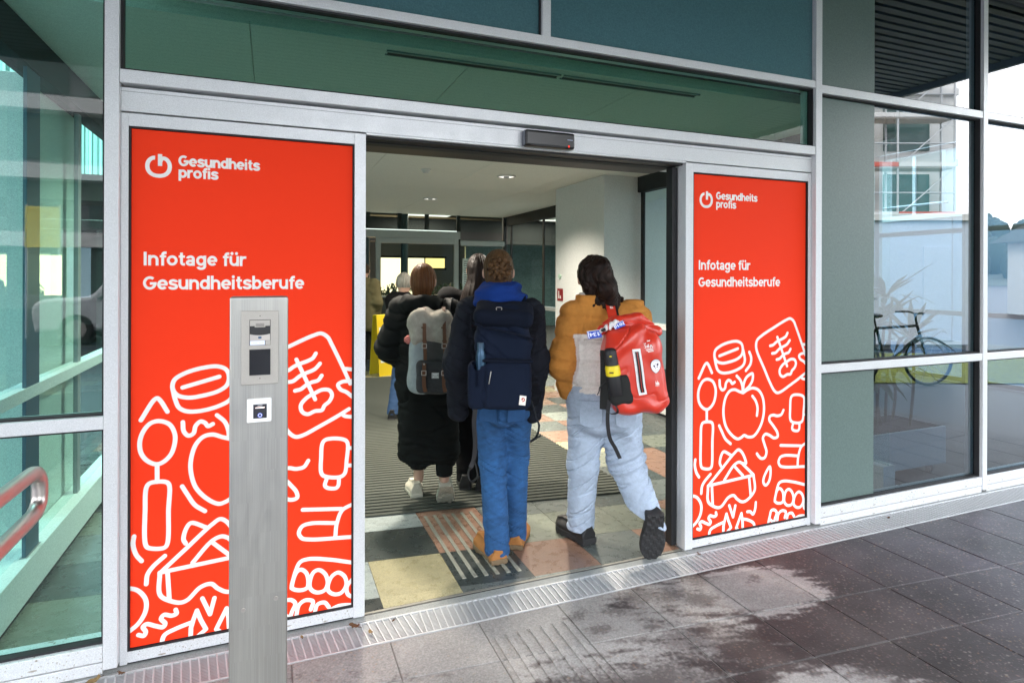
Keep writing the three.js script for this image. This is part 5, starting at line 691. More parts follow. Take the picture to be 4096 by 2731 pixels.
  const bun = (x, y, z) => { let d = 1; for (const b of beads) d = Math.min(d, b(x, y, z)); return smin(d, ell([Hc[0] + 0.008, Hc[1] + 0.012, Hc[2] + 0.098], [0.05, 0.047, 0.022])(x, y, z), 0.006); };
  cloth(t, 'braided_bun', bun, addv(Hc, [-0.08, -0.07, 0.05]), addv(Hc, [0.09, 0.09, 0.16]), 0.0038, hm, (x, y, z) => { const k = 0.75 + 0.6 * noise(x * 120, y * 120, z * 60) + 0.5 * noise(x * 40, y * 40, 3); return [k * 1.15, k * 1.1, k]; });
  const tan = fab(0.5, 0.22, 0.07, { k: 12, vc: false, b: 0.0006 }), sol = std({ color: lin(0.16, 0.11, 0.06), roughness: 0.8 });
  shoe(t, [-0.012, 0, 0.115], 0.42, 0, { name: 'boot', mat: tan, soleMat: sol, sole: 0.03, h: 0.07, len: 0.285, w: 0.112 }); shoe(t, [0.068, 0, -0.055], -0.12, 0, { name: 'boot', mat: tan, soleMat: sol, sole: 0.03, h: 0.07, len: 0.285, w: 0.11 });

  const b = thing('backpack', 'navy canvas backpack with a white badge on the person with the blue hood', 'backpack', addv(pos, [-0.02, 0, -0.008]), TURN);
  const nv = fab(0.007, 0.0135, 0.034, { k: 8, b: 0.0007, sheen: 0.05 }), nv2 = fab(0.005, 0.009, 0.022, { k: 8, sheen: 0.05 });
  const pk = (x, y, z) => { const s = sm(0.86, 1.4, y); let d = rbox([0.03, 1.125, 0.235], [0.15 - 0.02 * s, 0.262, 0.095 - 0.04 * s], 0.07, 0, -0.06)(x, y, z); d -= 0.014 * noise(x * 6, y * 8, z * 5) + 0.010 * Math.sin(x * 30 + y * 24 + 5 * noise(x * 5, y * 5, 1)) * sm(1.02, 1.16, y) * sm(1.38, 1.25, y) + 0.003 * noise(x * 20, y * 28, z * 16) - 0.008 * rid(noise(x * 3 + y * 2, (y + x * 0.6) * 10, z * 3 + 6)); return d; };
  cloth(b, 'main_sack', pk, [-0.19, 0.82, 0.08], [0.27, 1.42, 0.4], 0.0066, nv);
  cloth(b, 'lid', (x, y, z) => rbox([0.03, 1.335, 0.215], [0.152, 0.045, 0.1], 0.04, 0, 0.35, -0.06)(x, y, z) - 0.011 * noise(x * 8, y * 12, z * 9), [-0.19, 1.24, 0.06], [0.26, 1.44, 0.38], 0.008, nv2);
  cloth(b, 'front_pocket', (x, y, z) => rbox([0.05, 0.985, 0.305], [0.118, 0.12, 0.045], 0.035, 0, -0.08)(x, y, z) - 0.004 * noise(x * 12, y * 12, 3), [-0.13, 0.84, 0.25], [0.23, 1.13, 0.4], 0.008, nv);
  mesh(b, 'pocket_flap', boxGeo(0.255, 0.016, 0.04, 0.006), nv2, [0.05, 1.108, 0.315], [0, 0, -0.02]);
  mesh(b, 'front_zip', tubeGeo([[-0.03, 1.06, 0.352], [-0.035, 1.03, 0.356], [-0.04, 1.0, 0.357]], 0.0025, 10, 5), M.steel);
  mesh(b, 'badge', new THREE.BoxGeometry(0.032, 0.046, 0.004), [0, 1, 2, 3, 4, 5].map(i => std({ roughness: 0.7, color: 0xffffff, map: i === 4 ? canvasTex(64, 92, c => { c.fillStyle = '#ece6dc'; c.fillRect(0, 0, 64, 92); c.strokeStyle = '#b3281f'; c.lineWidth = 9; c.beginPath(); c.arc(34, 38, 15, -2.3, 1.9); c.stroke(); c.fillStyle = '#b3281f'; c.beginPath(); c.arc(26, 34, 8, 0, 7); c.fill(); }) : null })), [0.125, 0.92, 0.357], [-0.06, 0.1, -0.12]);
  mesh(b, 'seam_piping', tubeGeo([[-0.115, 1.29, 0.3], [-0.05, 1.27, 0.322], [0.05, 1.25, 0.328], [0.13, 1.23, 0.31], [0.178, 1.21, 0.255]], 0.006, 30, 6), nv2);
  mesh(b, 'lid_buckle', tubeGeo([[-0.005, 1.36, 0.322], [-0.005, 1.372, 0.324], [0.02, 1.372, 0.324], [0.02, 1.36, 0.322]], 0.0022, 12, 5), M.steelShiny);
  for (const s of [-1, 1]) mesh(b, 'shoulder_strap', ribbonGeo([[0.03 + s * 0.09, 1.33, 0.17], [0.01 + s * 0.105, 1.42, 0.06], [0.0 + s * 0.115, 1.41, -0.06], [s * 0.12, 1.3, -0.125]], 0.06, 0.012, () => V(1, 0, 0), 20), nv2);
  mesh(b, 'hanging_strap', ribbonGeo([[-0.105, 0.9, 0.31], [-0.115, 0.8, 0.3], [-0.11, 0.68, 0.29], [-0.12, 0.6, 0.285], [-0.145, 0.54, 0.285], [-0.13, 0.5, 0.285], [-0.1, 0.52, 0.285], [-0.105, 0.57, 0.287], [-0.115, 0.61, 0.29]], 0.022, 0.003, k => (k < 0.45 ? V(1, 0, 0.2) : V(0.35, 0, 1)), 60), M.black);
  mesh(b, 'hanging_strap', ribbonGeo([[0.17, 0.9, 0.25], [0.2, 0.8, 0.2], [0.215, 0.74, 0.16], [0.2, 0.69, 0.16], [0.17, 0.665, 0.16], [0.19, 0.68, 0.17], [0.225, 0.7, 0.17]], 0.016, 0.003, () => V(0.5, 0, 1), 40), M.black);
  const bt = thing('water_bottle', 'blue metal bottle in the left side pocket of the navy backpack', 'bottle', pos, TURN); mesh(bt, 'flask', new THREE.LatheGeometry([[0, 0], [0.022, 0], [0.025, 0.01], [0.025, 0.14], [0.02, 0.165], [0.016, 0.172], [0.016, 0.178]].map(p => new THREE.Vector2(...p)), 24), std({ color: lin(0.03, 0.075, 0.13), metalness: 0.5, roughness: 0.3 }), [-0.1, 0.99, 0.31], [0, 0, 0.03]); mesh(bt, 'bottle_cap', cylGeo(0.017, 0.018, 0.03, 18), std({ color: lin(0.02, 0.06, 0.11), roughness: 0.4 }), [-0.105, 1.182, 0.31], [0, 0, 0.03]);
  cloth(b, 'side_pocket', (x, y, z) => Math.max(rbox([-0.098, 0.985, 0.29], [0.05, 0.12, 0.05], 0.035)(x, y, z), -cap([-0.1, 0.99, 0.31], [-0.1, 1.3, 0.31], 0.026)(x, y, z)), [-0.2, 0.85, 0.22], [-0.04, 1.13, 0.38], 0.008, nv);
}
// person in the ochre and cream jacket
{
  const pos = [1.72, 0, -0.2], t = thing('person', 'person with long dark wavy hair in an ochre and cream jacket and wide pale jeans', 'person', pos, TURN);
  const aL = [-0.09, 0.1, -0.155], aR = [0.222, 0.24, 0.08];
  const J = J0({ h: 1.66, head: [-0.065, 1.52, -0.02], shL: [-0.17, 1.3, 0], shR: [0.15, 1.31, 0], elL: [-0.235, 1.06, 0.05], haL: [-0.17, 0.93, -0.04], elR: [0.2, 1.05, 0.0], haR: [0.17, 0.95, -0.12], anL: aL, anR: aR, hipL: [-0.1, 0.88, -0.01], hipR: [0.085, 0.88, 0.0], knR: [0.125, 0.49, -0.06] });
  bodyMesh(t, J);
  const trs = uni(0.04, cap([-0.085, 0.86, 0], [0.085, 0.86, 0], 0.125), cap([-0.07, 0.76, 0.05], [-0.07, 0.86, 0.05], 0.1), cap([0.07, 0.76, 0.05], [0.07, 0.86, 0.05], 0.1), cap(J.hipL, [-0.112, 0.47, -0.06], 0.112, 0.088), cap([-0.112, 0.47, -0.06], [-0.118, 0.04, -0.16], 0.086, 0.078), cap(J.hipR, J.knR, 0.115, 0.105), cap(J.knR, [0.24, 0.17, 0.085], 0.1, 0.078));
  const crease = (x, y, z) => { const kn = Math.exp(-Math.pow((y - 0.47 - 0.2 * x) / 0.07, 2)) * sm(0, 0.06, x); return 0.005 * noise(x * 9, y * 11, z * 9) + 0.010 * kn * Math.sin((y - x * 0.45) * 95) + 0.004 * noise(x * 16, y * 30 + x * 14, z * 14) * (0.25 + 1.6 * Math.exp(-Math.pow((y - 0.12) / 0.12, 2))) + 0.007 * Math.sin((x * 0.9 + y * 0.5) * 46) * Math.exp(-Math.pow((y - 0.66) / 0.08, 2)) - 0.010 * rid(noise(x * 3 + 5, (y - x * 0.7) * 17, z * 3 + 1)) * (0.3 + Math.exp(-Math.pow((y - 0.45) / 0.13, 2)) + Math.exp(-Math.pow((y - 0.14) / 0.1, 2)) + 0.8 * Math.exp(-Math.pow((y - 0.7) / 0.08, 2))); };
  cloth(t, 'jeans', cut((x, y, z) => trs(x, y, z) - crease(x, y, z), (x, y, z) => (x > 0.06 ? 0.205 - (x - 0.23) * 0.5 - y : 0.065 - y), below(0.93)), [-0.3, 0.02, -0.33], [0.38, 0.96, 0.26], 0.0072, denim(0.58, 0.69, 0.84), (x, y, z) => { const n = 1 + 0.07 * noise(x * 10, y * 14, z * 10) + 0.08 * noise(x * 50, y * 70, z * 50); const s = Math.exp(-Math.pow((Math.abs(x + 0.01) - 0.002) / 0.006, 2)) * sm(0.7, 0.74, y) * 0.25; return [n * (0.97 - s), n * (0.98 - s * 0.8), n * (1 - s * 0.6)]; });
  for (const s of [-1, 1]) { const g = new THREE.Shape(); g.moveTo(-0.062, 0.075); g.lineTo(0.062, 0.075); g.lineTo(0.057, -0.045); g.quadraticCurveTo(0, -0.085, -0.057, -0.045); mesh(t, 'back_pocket', new THREE.ExtrudeGeometry(g, { depth: 0.006, bevelEnabled: true, bevelSize: 0.002, bevelThickness: 0.002, bevelSegments: 1 }), std({ color: lin(0.5, 0.61, 0.76), roughness: 0.9, map: rep(tdenim, 5) }), [s * 0.092 - 0.005, 0.79, 0.146], [0.02, s * 0.26, 0]); }
  // puffer jacket, ochre yoke and sleeves with cream fleece body
  const tors = uni(0.06, cap([-0.055, 0.91, 0], [-0.06, 1.22, 0], 0.138, 0.125), cap([0.08, 0.91, 0], [0.08, 1.22, 0], 0.138, 0.125), cap([-0.14, 1.285, 0], [0.12, 1.295, 0], 0.092), cap([-0.055, 1.33, -0.01], [-0.06, 1.4, -0.015], 0.085, 0.078));
  const seg = [[J.shL, J.elL], [J.elL, [-0.19, 0.885, -0.02]], [J.shR, J.elR], [J.elR, [0.19, 0.92, -0.1]]]; const along = (p, a, b) => { const d = subv(b, a), L = Math.hypot(...d); return ((p[0] - a[0]) * d[0] + (p[1] - a[1]) * d[1] + (p[2] - a[2]) * d[2]) / L; };
  const armL = uni(0.04, cap(seg[0][0], seg[0][1], 0.088, 0.08), cap(seg[1][0], seg[1][1], 0.08, 0.06)), armR = uni(0.04, cap(seg[2][0], seg[2][1], 0.095, 0.09), cap(seg[3][0], seg[3][1], 0.09, 0.06));
  const jf = (x, y, z) => { const a = Math.min(armL(x, y, z), armR(x, y, z)), b = tors(x, y, z); let d; if (a < b) { const v = along([x, y, z], J.shL, [-0.23, 0.87, 0]); d = a - 0.012 * (0.62 - seam(v + 0.01 * noise(x * 9, y * 9, z * 9), 0.118, 0.13)) - 0.007 * noise(x * 16, y * 20, z * 16) + 0.003 * rid(noise(x * 7, y * 22, z * 7 + 3)); } else d = b; const q = y > 1.19 ? 0.013 * (0.55 - seam(y - 1.0 + 0.012 * noise(x * 5, 1, z * 5), 0.15, 0.09)) + 0.006 * noise(x * 15, y * 15, z * 12) - 0.005 * rid(noise(x * 18, y * 4, z * 6)) : 0.018 * (0.55 - seam(y - 0.935, 0.125, 0.12)) + 0.004 * noise(x * 60, y * 60, z * 60); return smin(a - (a < b ? 0 : 0), b - q, 0.018) === b - q ? b - q : Math.min(d, b - q); };
  const collar = (x, y, z) => Math.abs(Math.hypot(x + 0.058, z + 0.012) - 0.088 - 0.006 * noise(x * 20, y * 14, z * 20)) - 0.016;
  const jfull = cut((x, y, z) => Math.min(Math.max(jf(x, y, z), y - 1.4), Math.max(collar(x, y, z), y - 1.425, 1.33 - y)), above(0.845, -0.03));
  const isFleece = (x, y, z) => { const a = Math.min(armL(x, y, z), armR(x, y, z)), b = tors(x, y, z); return x > -0.188 && y < 1.215 && b < a + 0.03; };
  cloth(t, 'puffer_jacket', jfull, [-0.42, 0.8, -0.24], [0.36, 1.46, 0.24], 0.0066, fab(1, 1, 1, { vc: true, k: 8, b: 0.0012, sheen: 0, tex: tfine }), (x, y, z) => { const n = 1 + 0.12 * noise(x * 50, y * 50, z * 50) + 0.12 * noise(x * 14, y * 14, z * 14); if (isFleece(x, y, z)) { const f = 1 + 0.16 * noise(x * 120, y * 120, z * 120); return [0.9 * f, 0.85 * f, 0.79 * f]; } return [0.62 * n, 0.26 * n, 0.055 * n]; });
  cloth(t, 'fleece_collar', (x, y, z) => Math.max(Math.abs(Math.hypot(x + 0.058, z + 0.012) - 0.074) - 0.012, y - 1.437, 1.36 - y), [-0.18, 1.34, -0.14], [0.06, 1.46, 0.12], 0.006, fab(0.8, 0.75, 0.69, { k: 14, b: 0.002 }));
  const Hc = J.head; // wavy hair: crown, half tail and locks over the shoulders
  const locks = []; for (let i = 0; i < 30; i++) { const u = i / 29, a = -1.25 + 2.5 * u + rr(-0.08, 0.08), x0 = Hc[0] + 0.02 + Math.sin(a) * 0.072, z0 = Hc[2] + Math.cos(a) * 0.095; const L = rr(0.13, 0.235), p = []; for (let k = 0; k <= 5; k++) { const v = k / 5; p.push([x0 + (0.055 * v) + Math.sin(a) * 0.028 * v + 0.013 * Math.sin(v * 8 + i * 1.9), Hc[1] - 0.03 - L * v, z0 + 0.018 * v + 0.01 * Math.cos(v * 8 + i * 2.3)]); } for (let k = 0; k < 5; k++) locks.push(cap(p[k], p[k + 1], 0.021 * (1 - k * 0.13), 0.021 * (1 - (k + 1) * 0.15))); }
  const lockF = (x, y, z) => { let d = 1; for (const l of locks) { const q = l(x, y, z); if (q < d) d = q; } return d; };
  const hair = (x, y, z) => { const c = smin(ell(addv(Hc, [0, 0.022, 0.005]), [0.089, 0.106, 0.106])(x, y, z), ell(addv(Hc, [0.03, 0.03, 0.07]), [0.06, 0.085, 0.06])(x, y, z), 0.03); const tail = uni(0.03, cap(addv(Hc, [0.035, 0.05, 0.1]), addv(Hc, [0.06, -0.06, 0.125]), 0.05, 0.052), cap(addv(Hc, [0.06, -0.06, 0.125]), addv(Hc, [0.09, -0.16, 0.12]), 0.05, 0.028)); return smin(smin(c, tail(x, y, z), 0.025), lockF(x, y, z), 0.02) - 0.007 * noise(x * 28 + Math.sin(y * 38) * 0.8, y * 9, z * 28) - 0.004 * noise(x * 80 + Math.sin(y * 38) * 2, y * 16, z * 80); };
  cloth(t, 'hair', cut(hair, (x, y, z) => -(z - Hc[2] + 0.06 + (y - Hc[1]) * 0.5)), addv(Hc, [-0.16, -0.32, -0.14]), addv(Hc, [0.25, 0.16, 0.22]), 0.0046, hairMat(0.02, 0.01, 0.007), (x, y, z) => { const k = cl(0.7 + 0.8 * noise(x * 40 + Math.sin(y * 38), y * 12, z * 40), 0.35, 1.7); return [k, k, k]; });
  const bs = std({ color: lin(0.014, 0.014, 0.015), roughness: 0.5 }), so = std({ color: lin(0.02, 0.02, 0.021), roughness: 0.75 });
  shoe(t, [-0.075, 0, -0.075], 0.55, 0, { mat: bs, soleMat: so, sole: 0.04, h: 0.1, len: 0.28, w: 0.115 });
  shoe(t, [0.243, 0.262, 0.178], 0.05, -1.27, { mat: bs, soleMat: so, sole: 0.036, h: 0.1, len: 0.27, w: 0.115 });
  // red roll-top bag
  const b = thing('roll_top_bag', 'shiny red roll-top bag slung over the right shoulder of the ochre jacket', 'bag', addv(pos, [-0.05, 0.21, -0.02]), TURN); b.scale.set(0.95, 0.84, 0.95);
  const rd = phy({ color: lin(0.60, 0.035, 0.016), roughness: 0.34, clearcoat: 0.35, clearcoatRoughness: 0.3, bumpMap: rep(tfine, 4), bumpScale: 0.0006 });
  const Bc = [0.155, 1.03, 0.30], tilt = 0.14; const br = (u, v, w) => [Bc[0] + u * Math.cos(tilt) - v * Math.sin(tilt) * -1, Bc[1] + v * Math.cos(tilt) - u * Math.sin(tilt) * -1, Bc[2] + w];
  const bl = (x, y) => [(x - Bc[0]) * Math.cos(tilt) + (y - Bc[1]) * Math.sin(tilt), (y - Bc[1]) * Math.cos(tilt) - (x - Bc[0]) * Math.sin(tilt)]; // bag axes, leaning to the right at the foot
  const bag = (x, y, z) => { const [u0, v] = bl(x, y); const u = u0 + 0.09 * 0; const w = z - Bc[2]; const s = sm(0.12, 0.3, v); const hw = 0.162 - 0.02 * s, hd = 0.115 * (1 - 0.62 * s); const dx = Math.abs(u) - hw + 0.08, dz = Math.abs(w) - hd + 0.07 * (1 - 0.5 * s), dy = Math.abs(v + 0.01) - 0.262 + 0.05; const r = 0.07 * (1 - 0.3 * s); let d = Math.hypot(Math.max(dx, 0), Math.max(dz, 0), Math.max(dy, 0) * 1.2) + Math.min(0, Math.max(dx, dy, dz)) - r; const fold = 0.012 * sm(0.0, 0.12, v) * Math.sin((u * 0.8 - v * 0.7) * 32 + 2.2 * noise(u * 6, v * 6, 2)) + 0.008 * noise(u * 9, v * 9, w * 6) + 0.006 * Math.sin((u + v * 0.6) * 50) * sm(-0.14, -0.22, v) - 0.010 * rid(noise((u + v * 0.8) * 3, (v - u * 0.8) * 8, 2.5), 0.1) * (0.45 + 0.8 * sm(0.02, 0.15, v)); return (d - fold) * 0.8; };
  cloth(b, 'sack', bag, [-0.1, 0.7, 0.12], [0.42, 1.36, 0.5], 0.006, rd);
  cloth(b, 'rolled_top', (x, y, z) => { const c = uni(0.02, cap([-0.02, 1.235, 0.29], [0.06, 1.29, 0.30], 0.02, 0.034), cap([0.06, 1.29, 0.30], [0.18, 1.305, 0.30], 0.034, 0.036), cap([0.18, 1.305, 0.30], [0.285, 1.24, 0.3], 0.036, 0.026)); return c(x, y, z) - 0.008 * Math.sin(Math.atan2(y - 1.28, z - 0.3) * 3 + x * 22) - 0.005 * noise(x * 24, y * 24, z * 20); }, [-0.07, 1.17, 0.2], [0.34, 1.38, 0.4], 0.006, rd);
  // shoulder strap
  const strapTex = canvasTex(256, 64, c => { c.fillStyle = '#cf3620'; c.fillRect(0, 0, 256, 64); c.fillStyle = '#111'; c.fillRect(0, 52, 256, 12); c.fillStyle = '#f2e9e4'; c.font = 'bold 34px sans-serif'; c.fillText('ncer', 128, 40); });
  { const g = ribbonGeo([[0.075, 1.27, 0.245], [0.07, 1.34, 0.18], [0.075, 1.412, 0.07], [0.09, 1.42, -0.02], [0.12, 1.36, -0.11], [0.15, 1.2, -0.16]], 0.062, 0.008, () => V(1, 0, 0.1), 30); const uv = g.attributes.uv; for (let i = 0; i < uv.count; i++) uv.setXY(i, uv.getX(i) / 0.75, 1 - uv.getY(i) / 0.062); mesh(b, 'shoulder_strap', g, std({ roughness: 0.6, map: (() => { strapTex.wrapS = strapTex.wrapT = THREE.RepeatWrapping; return strapTex; })() })); }
  // tags rolled into the top
  const tag = (txt) => canvasTex(128, 96, c => { c.fillStyle = '#1f45b4'; c.fillRect(0, 0, 128, 96); c.fillStyle = '#eef1f7'; c.fillRect(0, 0, 128, 6); c.translate(64, 48); c.rotate(Math.PI); c.font = 'bold 62px sans-serif'; c.textAlign = 'center'; c.fillText(txt, -4, 22); c.fillRect(50, -40, 8, 80); });
  const wv = std({ color: lin(0.72, 0.7, 0.7), roughness: 0.7 }); const tm = (txt) => { const f = std({ roughness: 0.55, map: tag(txt) }); return [wv, wv, wv, wv, f, wv]; };
  mesh(b, 'number_tag', new THREE.BoxGeometry(0.074, 0.046, 0.004), tm('134'), [-0.053, 1.222, 0.335], [-0.1, -0.1, 0.17]); mesh(b, 'number_tag', new THREE.BoxGeometry(0.062, 0.034, 0.004), tm('2010'), [0.075, 1.279, 0.348], [-0.25, 0.05, 0.42]);
  cloth(b, 'ribbon_roll', (x, y, z) => uni(0.01, cap([-0.02, 1.24, 0.335], [0.02, 1.266, 0.342], 0.011, 0.017), cap([0.02, 1.266, 0.342], [0.06, 1.298, 0.343], 0.017, 0.015))(x, y, z) - 0.003 * Math.sin(x * 260), [-0.06, 1.2, 0.29], [0.1, 1.34, 0.39], 0.005, wv); mesh(b, 'ribbon_stripe', new THREE.TorusGeometry(0.0165, 0.004, 6, 16), std({ color: lin(0.5, 0.04, 0.03), roughness: 0.6 }), [0.022, 1.268, 0.342], [0, 1.2, 0]); mesh(b, 'ribbon_clip', boxGeo(0.026, 0.016, 0.012, 0.004), M.black, [-0.008, 1.25, 0.352], [0, 0, 0.5]);
  // long zip in a white surround
  const surf = (x, y) => { let z = 0.48; for (let i = 0; i < 70; i++) { const d = bag(x, y, z); if (d < 0.0008) break; z -= Math.max(0.001, d); } return z; };
  const onBag = (pts, off) => pts.map(([x, y]) => [x, y, surf(x, y) + off]);
  const zipPts = [[0.155, 1.13], [0.162, 1.07], [0.17, 1.0], [0.178, 0.93], [0.185, 0.895]];
  mesh(b, 'zip_surround', ribbonGeo([[0.153, 1.145], ...zipPts, [0.188, 0.88]].map(([x, y]) => [x, y, surf(x, y) + 0.004]), 0.042, 0.007, () => V(1, 0, 0), 30), std({ color: lin(0.75, 0.75, 0.75), roughness: 0.5 })); mesh(b, 'zip', ribbonGeo(zipPts.map(([x, y]) => [x, y, surf(x, y) + 0.009]), 0.019, 0.005, () => V(1, 0, 0), 24), M.black); mesh(b, 'zip_teeth', tubeGeo(onBag(zipPts, 0.0125), 0.0022, 24, 5), std({ color: lin(0.4, 0.02, 0.01), roughness: 0.4 }));
  const patch = (name, x, y, w, h, tex, roll) => { const nx = 8, ny = 8, g = new THREE.PlaneGeometry(w, h, nx, ny), p = g.attributes.position, c = Math.cos(roll), s = Math.sin(roll); for (let i = 0; i < p.count; i++) { const X = x + p.getX(i) * c - p.getY(i) * s, Y = y + p.getX(i) * s + p.getY(i) * c; p.setXYZ(i, X, Y, surf(X, Y) + 0.0028); } g.computeVertexNormals(); mesh(b, name, g, std({ roughness: 0.5, map: tex, transparent: true, alphaTest: 0.5 })); };
  patch('round_badge', 0.255, 1.045, 0.06, 0.088, canvasTex(128, 192, c => { c.clearRect(0, 0, 128, 192); const oval = r => { c.beginPath(); c.moveTo(64, 190 * r + 192 * (1 - r) * 0.5); c.bezierCurveTo(64 - 85 * r, 140, 64 - 80 * r, 96 - 94 * r, 64, 96 - 94 * r); c.bezierCurveTo(64 + 80 * r, 96 - 94 * r, 64 + 85 * r, 140, 64, 190 * r + 192 * (1 - r) * 0.5); c.fill(); }; c.fillStyle = '#2a2530'; oval(1); c.fillStyle = '#e9e7ea'; oval(0.93); c.fillStyle = '#453c52'; for (const [x, y, rx, ry] of [[84, 75, 11, 17], [44, 92, 12, 9], [48, 104, 5, 10], [80, 106, 6, 9], [60, 122, 4, 8], [104, 108, 3, 4], [60, 66, 3, 4]]) { c.beginPath(); c.ellipse(x, y, rx, ry, 0.3, 0, 7); c.fill(); } c.strokeStyle = '#8d8798'; c.lineWidth = 3; for (let i = 0; i < 8; i++) { c.beginPath(); c.moveTo(34 + i * 9, 26 - 8 * Math.sin(i / 7 * 3.1) + 12); c.lineTo(36 + i * 9, 18 - 8 * Math.sin(i / 7 * 3.1) + 10); c.stroke(); } c.beginPath(); c.moveTo(50, 160); c.lineTo(96, 140); c.stroke(); }), 0);
  patch('bag_print', 0.215, 1.16, 0.06, 0.085, canvasTex(128, 180, c => { c.clearRect(0, 0, 128, 180); c.translate(64, 90); c.rotate(Math.PI - 0.1); c.fillStyle = '#f1ece8'; c.textAlign = 'center'; c.font = 'bold 54px sans-serif'; c.fillText('Vpc', 0, 18); c.font = 'bold 26px sans-serif'; c.fillText('JC', 30, 46); c.fillRect(-42, -34, 80, 8); c.fillRect(-42, -50, 74, 8); c.fillRect(-42, -66, 62, 8); c.lineWidth = 7; c.strokeStyle = '#f1ece8'; c.beginPath(); c.arc(-18, 52, 16, 0.3, 2.6); c.stroke(); c.beginPath(); c.moveTo(-40, 70); c.lineTo(-20, 62); c.lineTo(-8, 74); c.stroke(); }), 0.12);
  patch('small_print', 0.262, 0.945, 0.03, 0.035, canvasTex(64, 64, c => { c.clearRect(0, 0, 64, 64); c.strokeStyle = '#f1e4de'; c.lineWidth = 5; for (let i = 0; i < 4; i++) { c.beginPath(); c.moveTo(8 + i * 12, 58); c.lineTo(16 + i * 10, 10 + (i % 2) * 14); c.lineTo(22 + i * 10, 40); c.stroke(); } }), 0.15);
  // mesh pocket, straps and the black and yellow bottle
  const mp = std({ color: lin(0.012, 0.013, 0.012), roughness: 0.85, map: rep(tfab, 20) });
  cloth(b, 'mesh_pocket', (x, y, z) => rbox([0.075, 0.905, 0.375], [0.062, 0.095, 0.05], 0.035, 0.0, 0, 0.13)(x, y, z) - 0.003 * noise(x * 20, y * 20, z * 20), [-0.03, 0.78, 0.28], [0.18, 1.04, 0.46], 0.0075, mp);
  mesh(b, 'side_panel', ribbonGeo([[-0.0, 1.13, 0.36], [0.0, 1.04, 0.37], [0.0, 0.94, 0.37], [0.0, 0.84, 0.36], [0.0, 0.78, 0.35]], 0.05, 0.02, () => V(1, 0, 0.3), 24), mp);
  mesh(b, 'hanging_strap', ribbonGeo([[0.02, 0.84, 0.385], [0.012, 0.75, 0.375], [0.018, 0.66, 0.36], [0.03, 0.6, 0.355], [0.055, 0.55, 0.352], [0.072, 0.51, 0.35], [0.082, 0.485, 0.35]], 0.02, 0.004, () => V(1, 0, 0.2), 40), M.black); mesh(b, 'strap_loop', ribbonGeo([[0.02, 0.83, 0.39], [0.055, 0.8, 0.395], [0.06, 0.77, 0.39], [0.03, 0.76, 0.385], [0.0, 0.78, 0.38]], 0.018, 0.004, () => V(0.3, 0, 1), 30), M.black);
  mesh(b, 'draw_cord', tubeGeo([[0.0, 0.955, 0.4], [-0.03, 0.92, 0.39], [-0.035, 0.89, 0.385], [-0.045, 0.87, 0.385]], 0.003, 16, 5), M.black);
  const bt = thing('sports_bottle', 'black and yellow sports bottle in the mesh pocket of the red bag', 'bottle', addv(pos, [-0.05, 0.21, -0.02]), TURN); bt.scale.set(0.95, 0.84, 0.95); const bq = [0.045, 0.93, 0.405], bo = [0, 0, 0.13]; const bmesh = (n, pts, m) => mesh(bt, n, new THREE.LatheGeometry(pts.map(p => new THREE.Vector2(...p)), 22), m, bq, bo);
  const by = std({ color: lin(0.78, 0.62, 0.02), roughness: 0.35 }); bmesh('bottle_base', [[0, -0.06], [0.036, -0.055], [0.037, 0.055], [0.0375, 0.06]], M.black); bmesh('yellow_band', [[0.0376, 0.06], [0.039, 0.065], [0.0385, 0.105], [0.036, 0.118], [0.03, 0.122]], by); bmesh('bottle_neck', [[0.034, 0.12], [0.034, 0.145], [0.032, 0.15]], M.black); bmesh('bottle_cap', [[0.034, 0.15], [0.035, 0.195], [0.029, 0.212], [0.02, 0.22], [0, 0.222]], M.black); mesh(bt, 'cap_button', new THREE.SphereGeometry(0.009, 12, 8), by, [0.018, 1.105, 0.436]).scale.set(1, 0.6, 0.5); mesh(bt, 'band_print', new THREE.BoxGeometry(0.022, 0.006, 0.002), M.black, [0.02, 1.012, 0.444]);
}
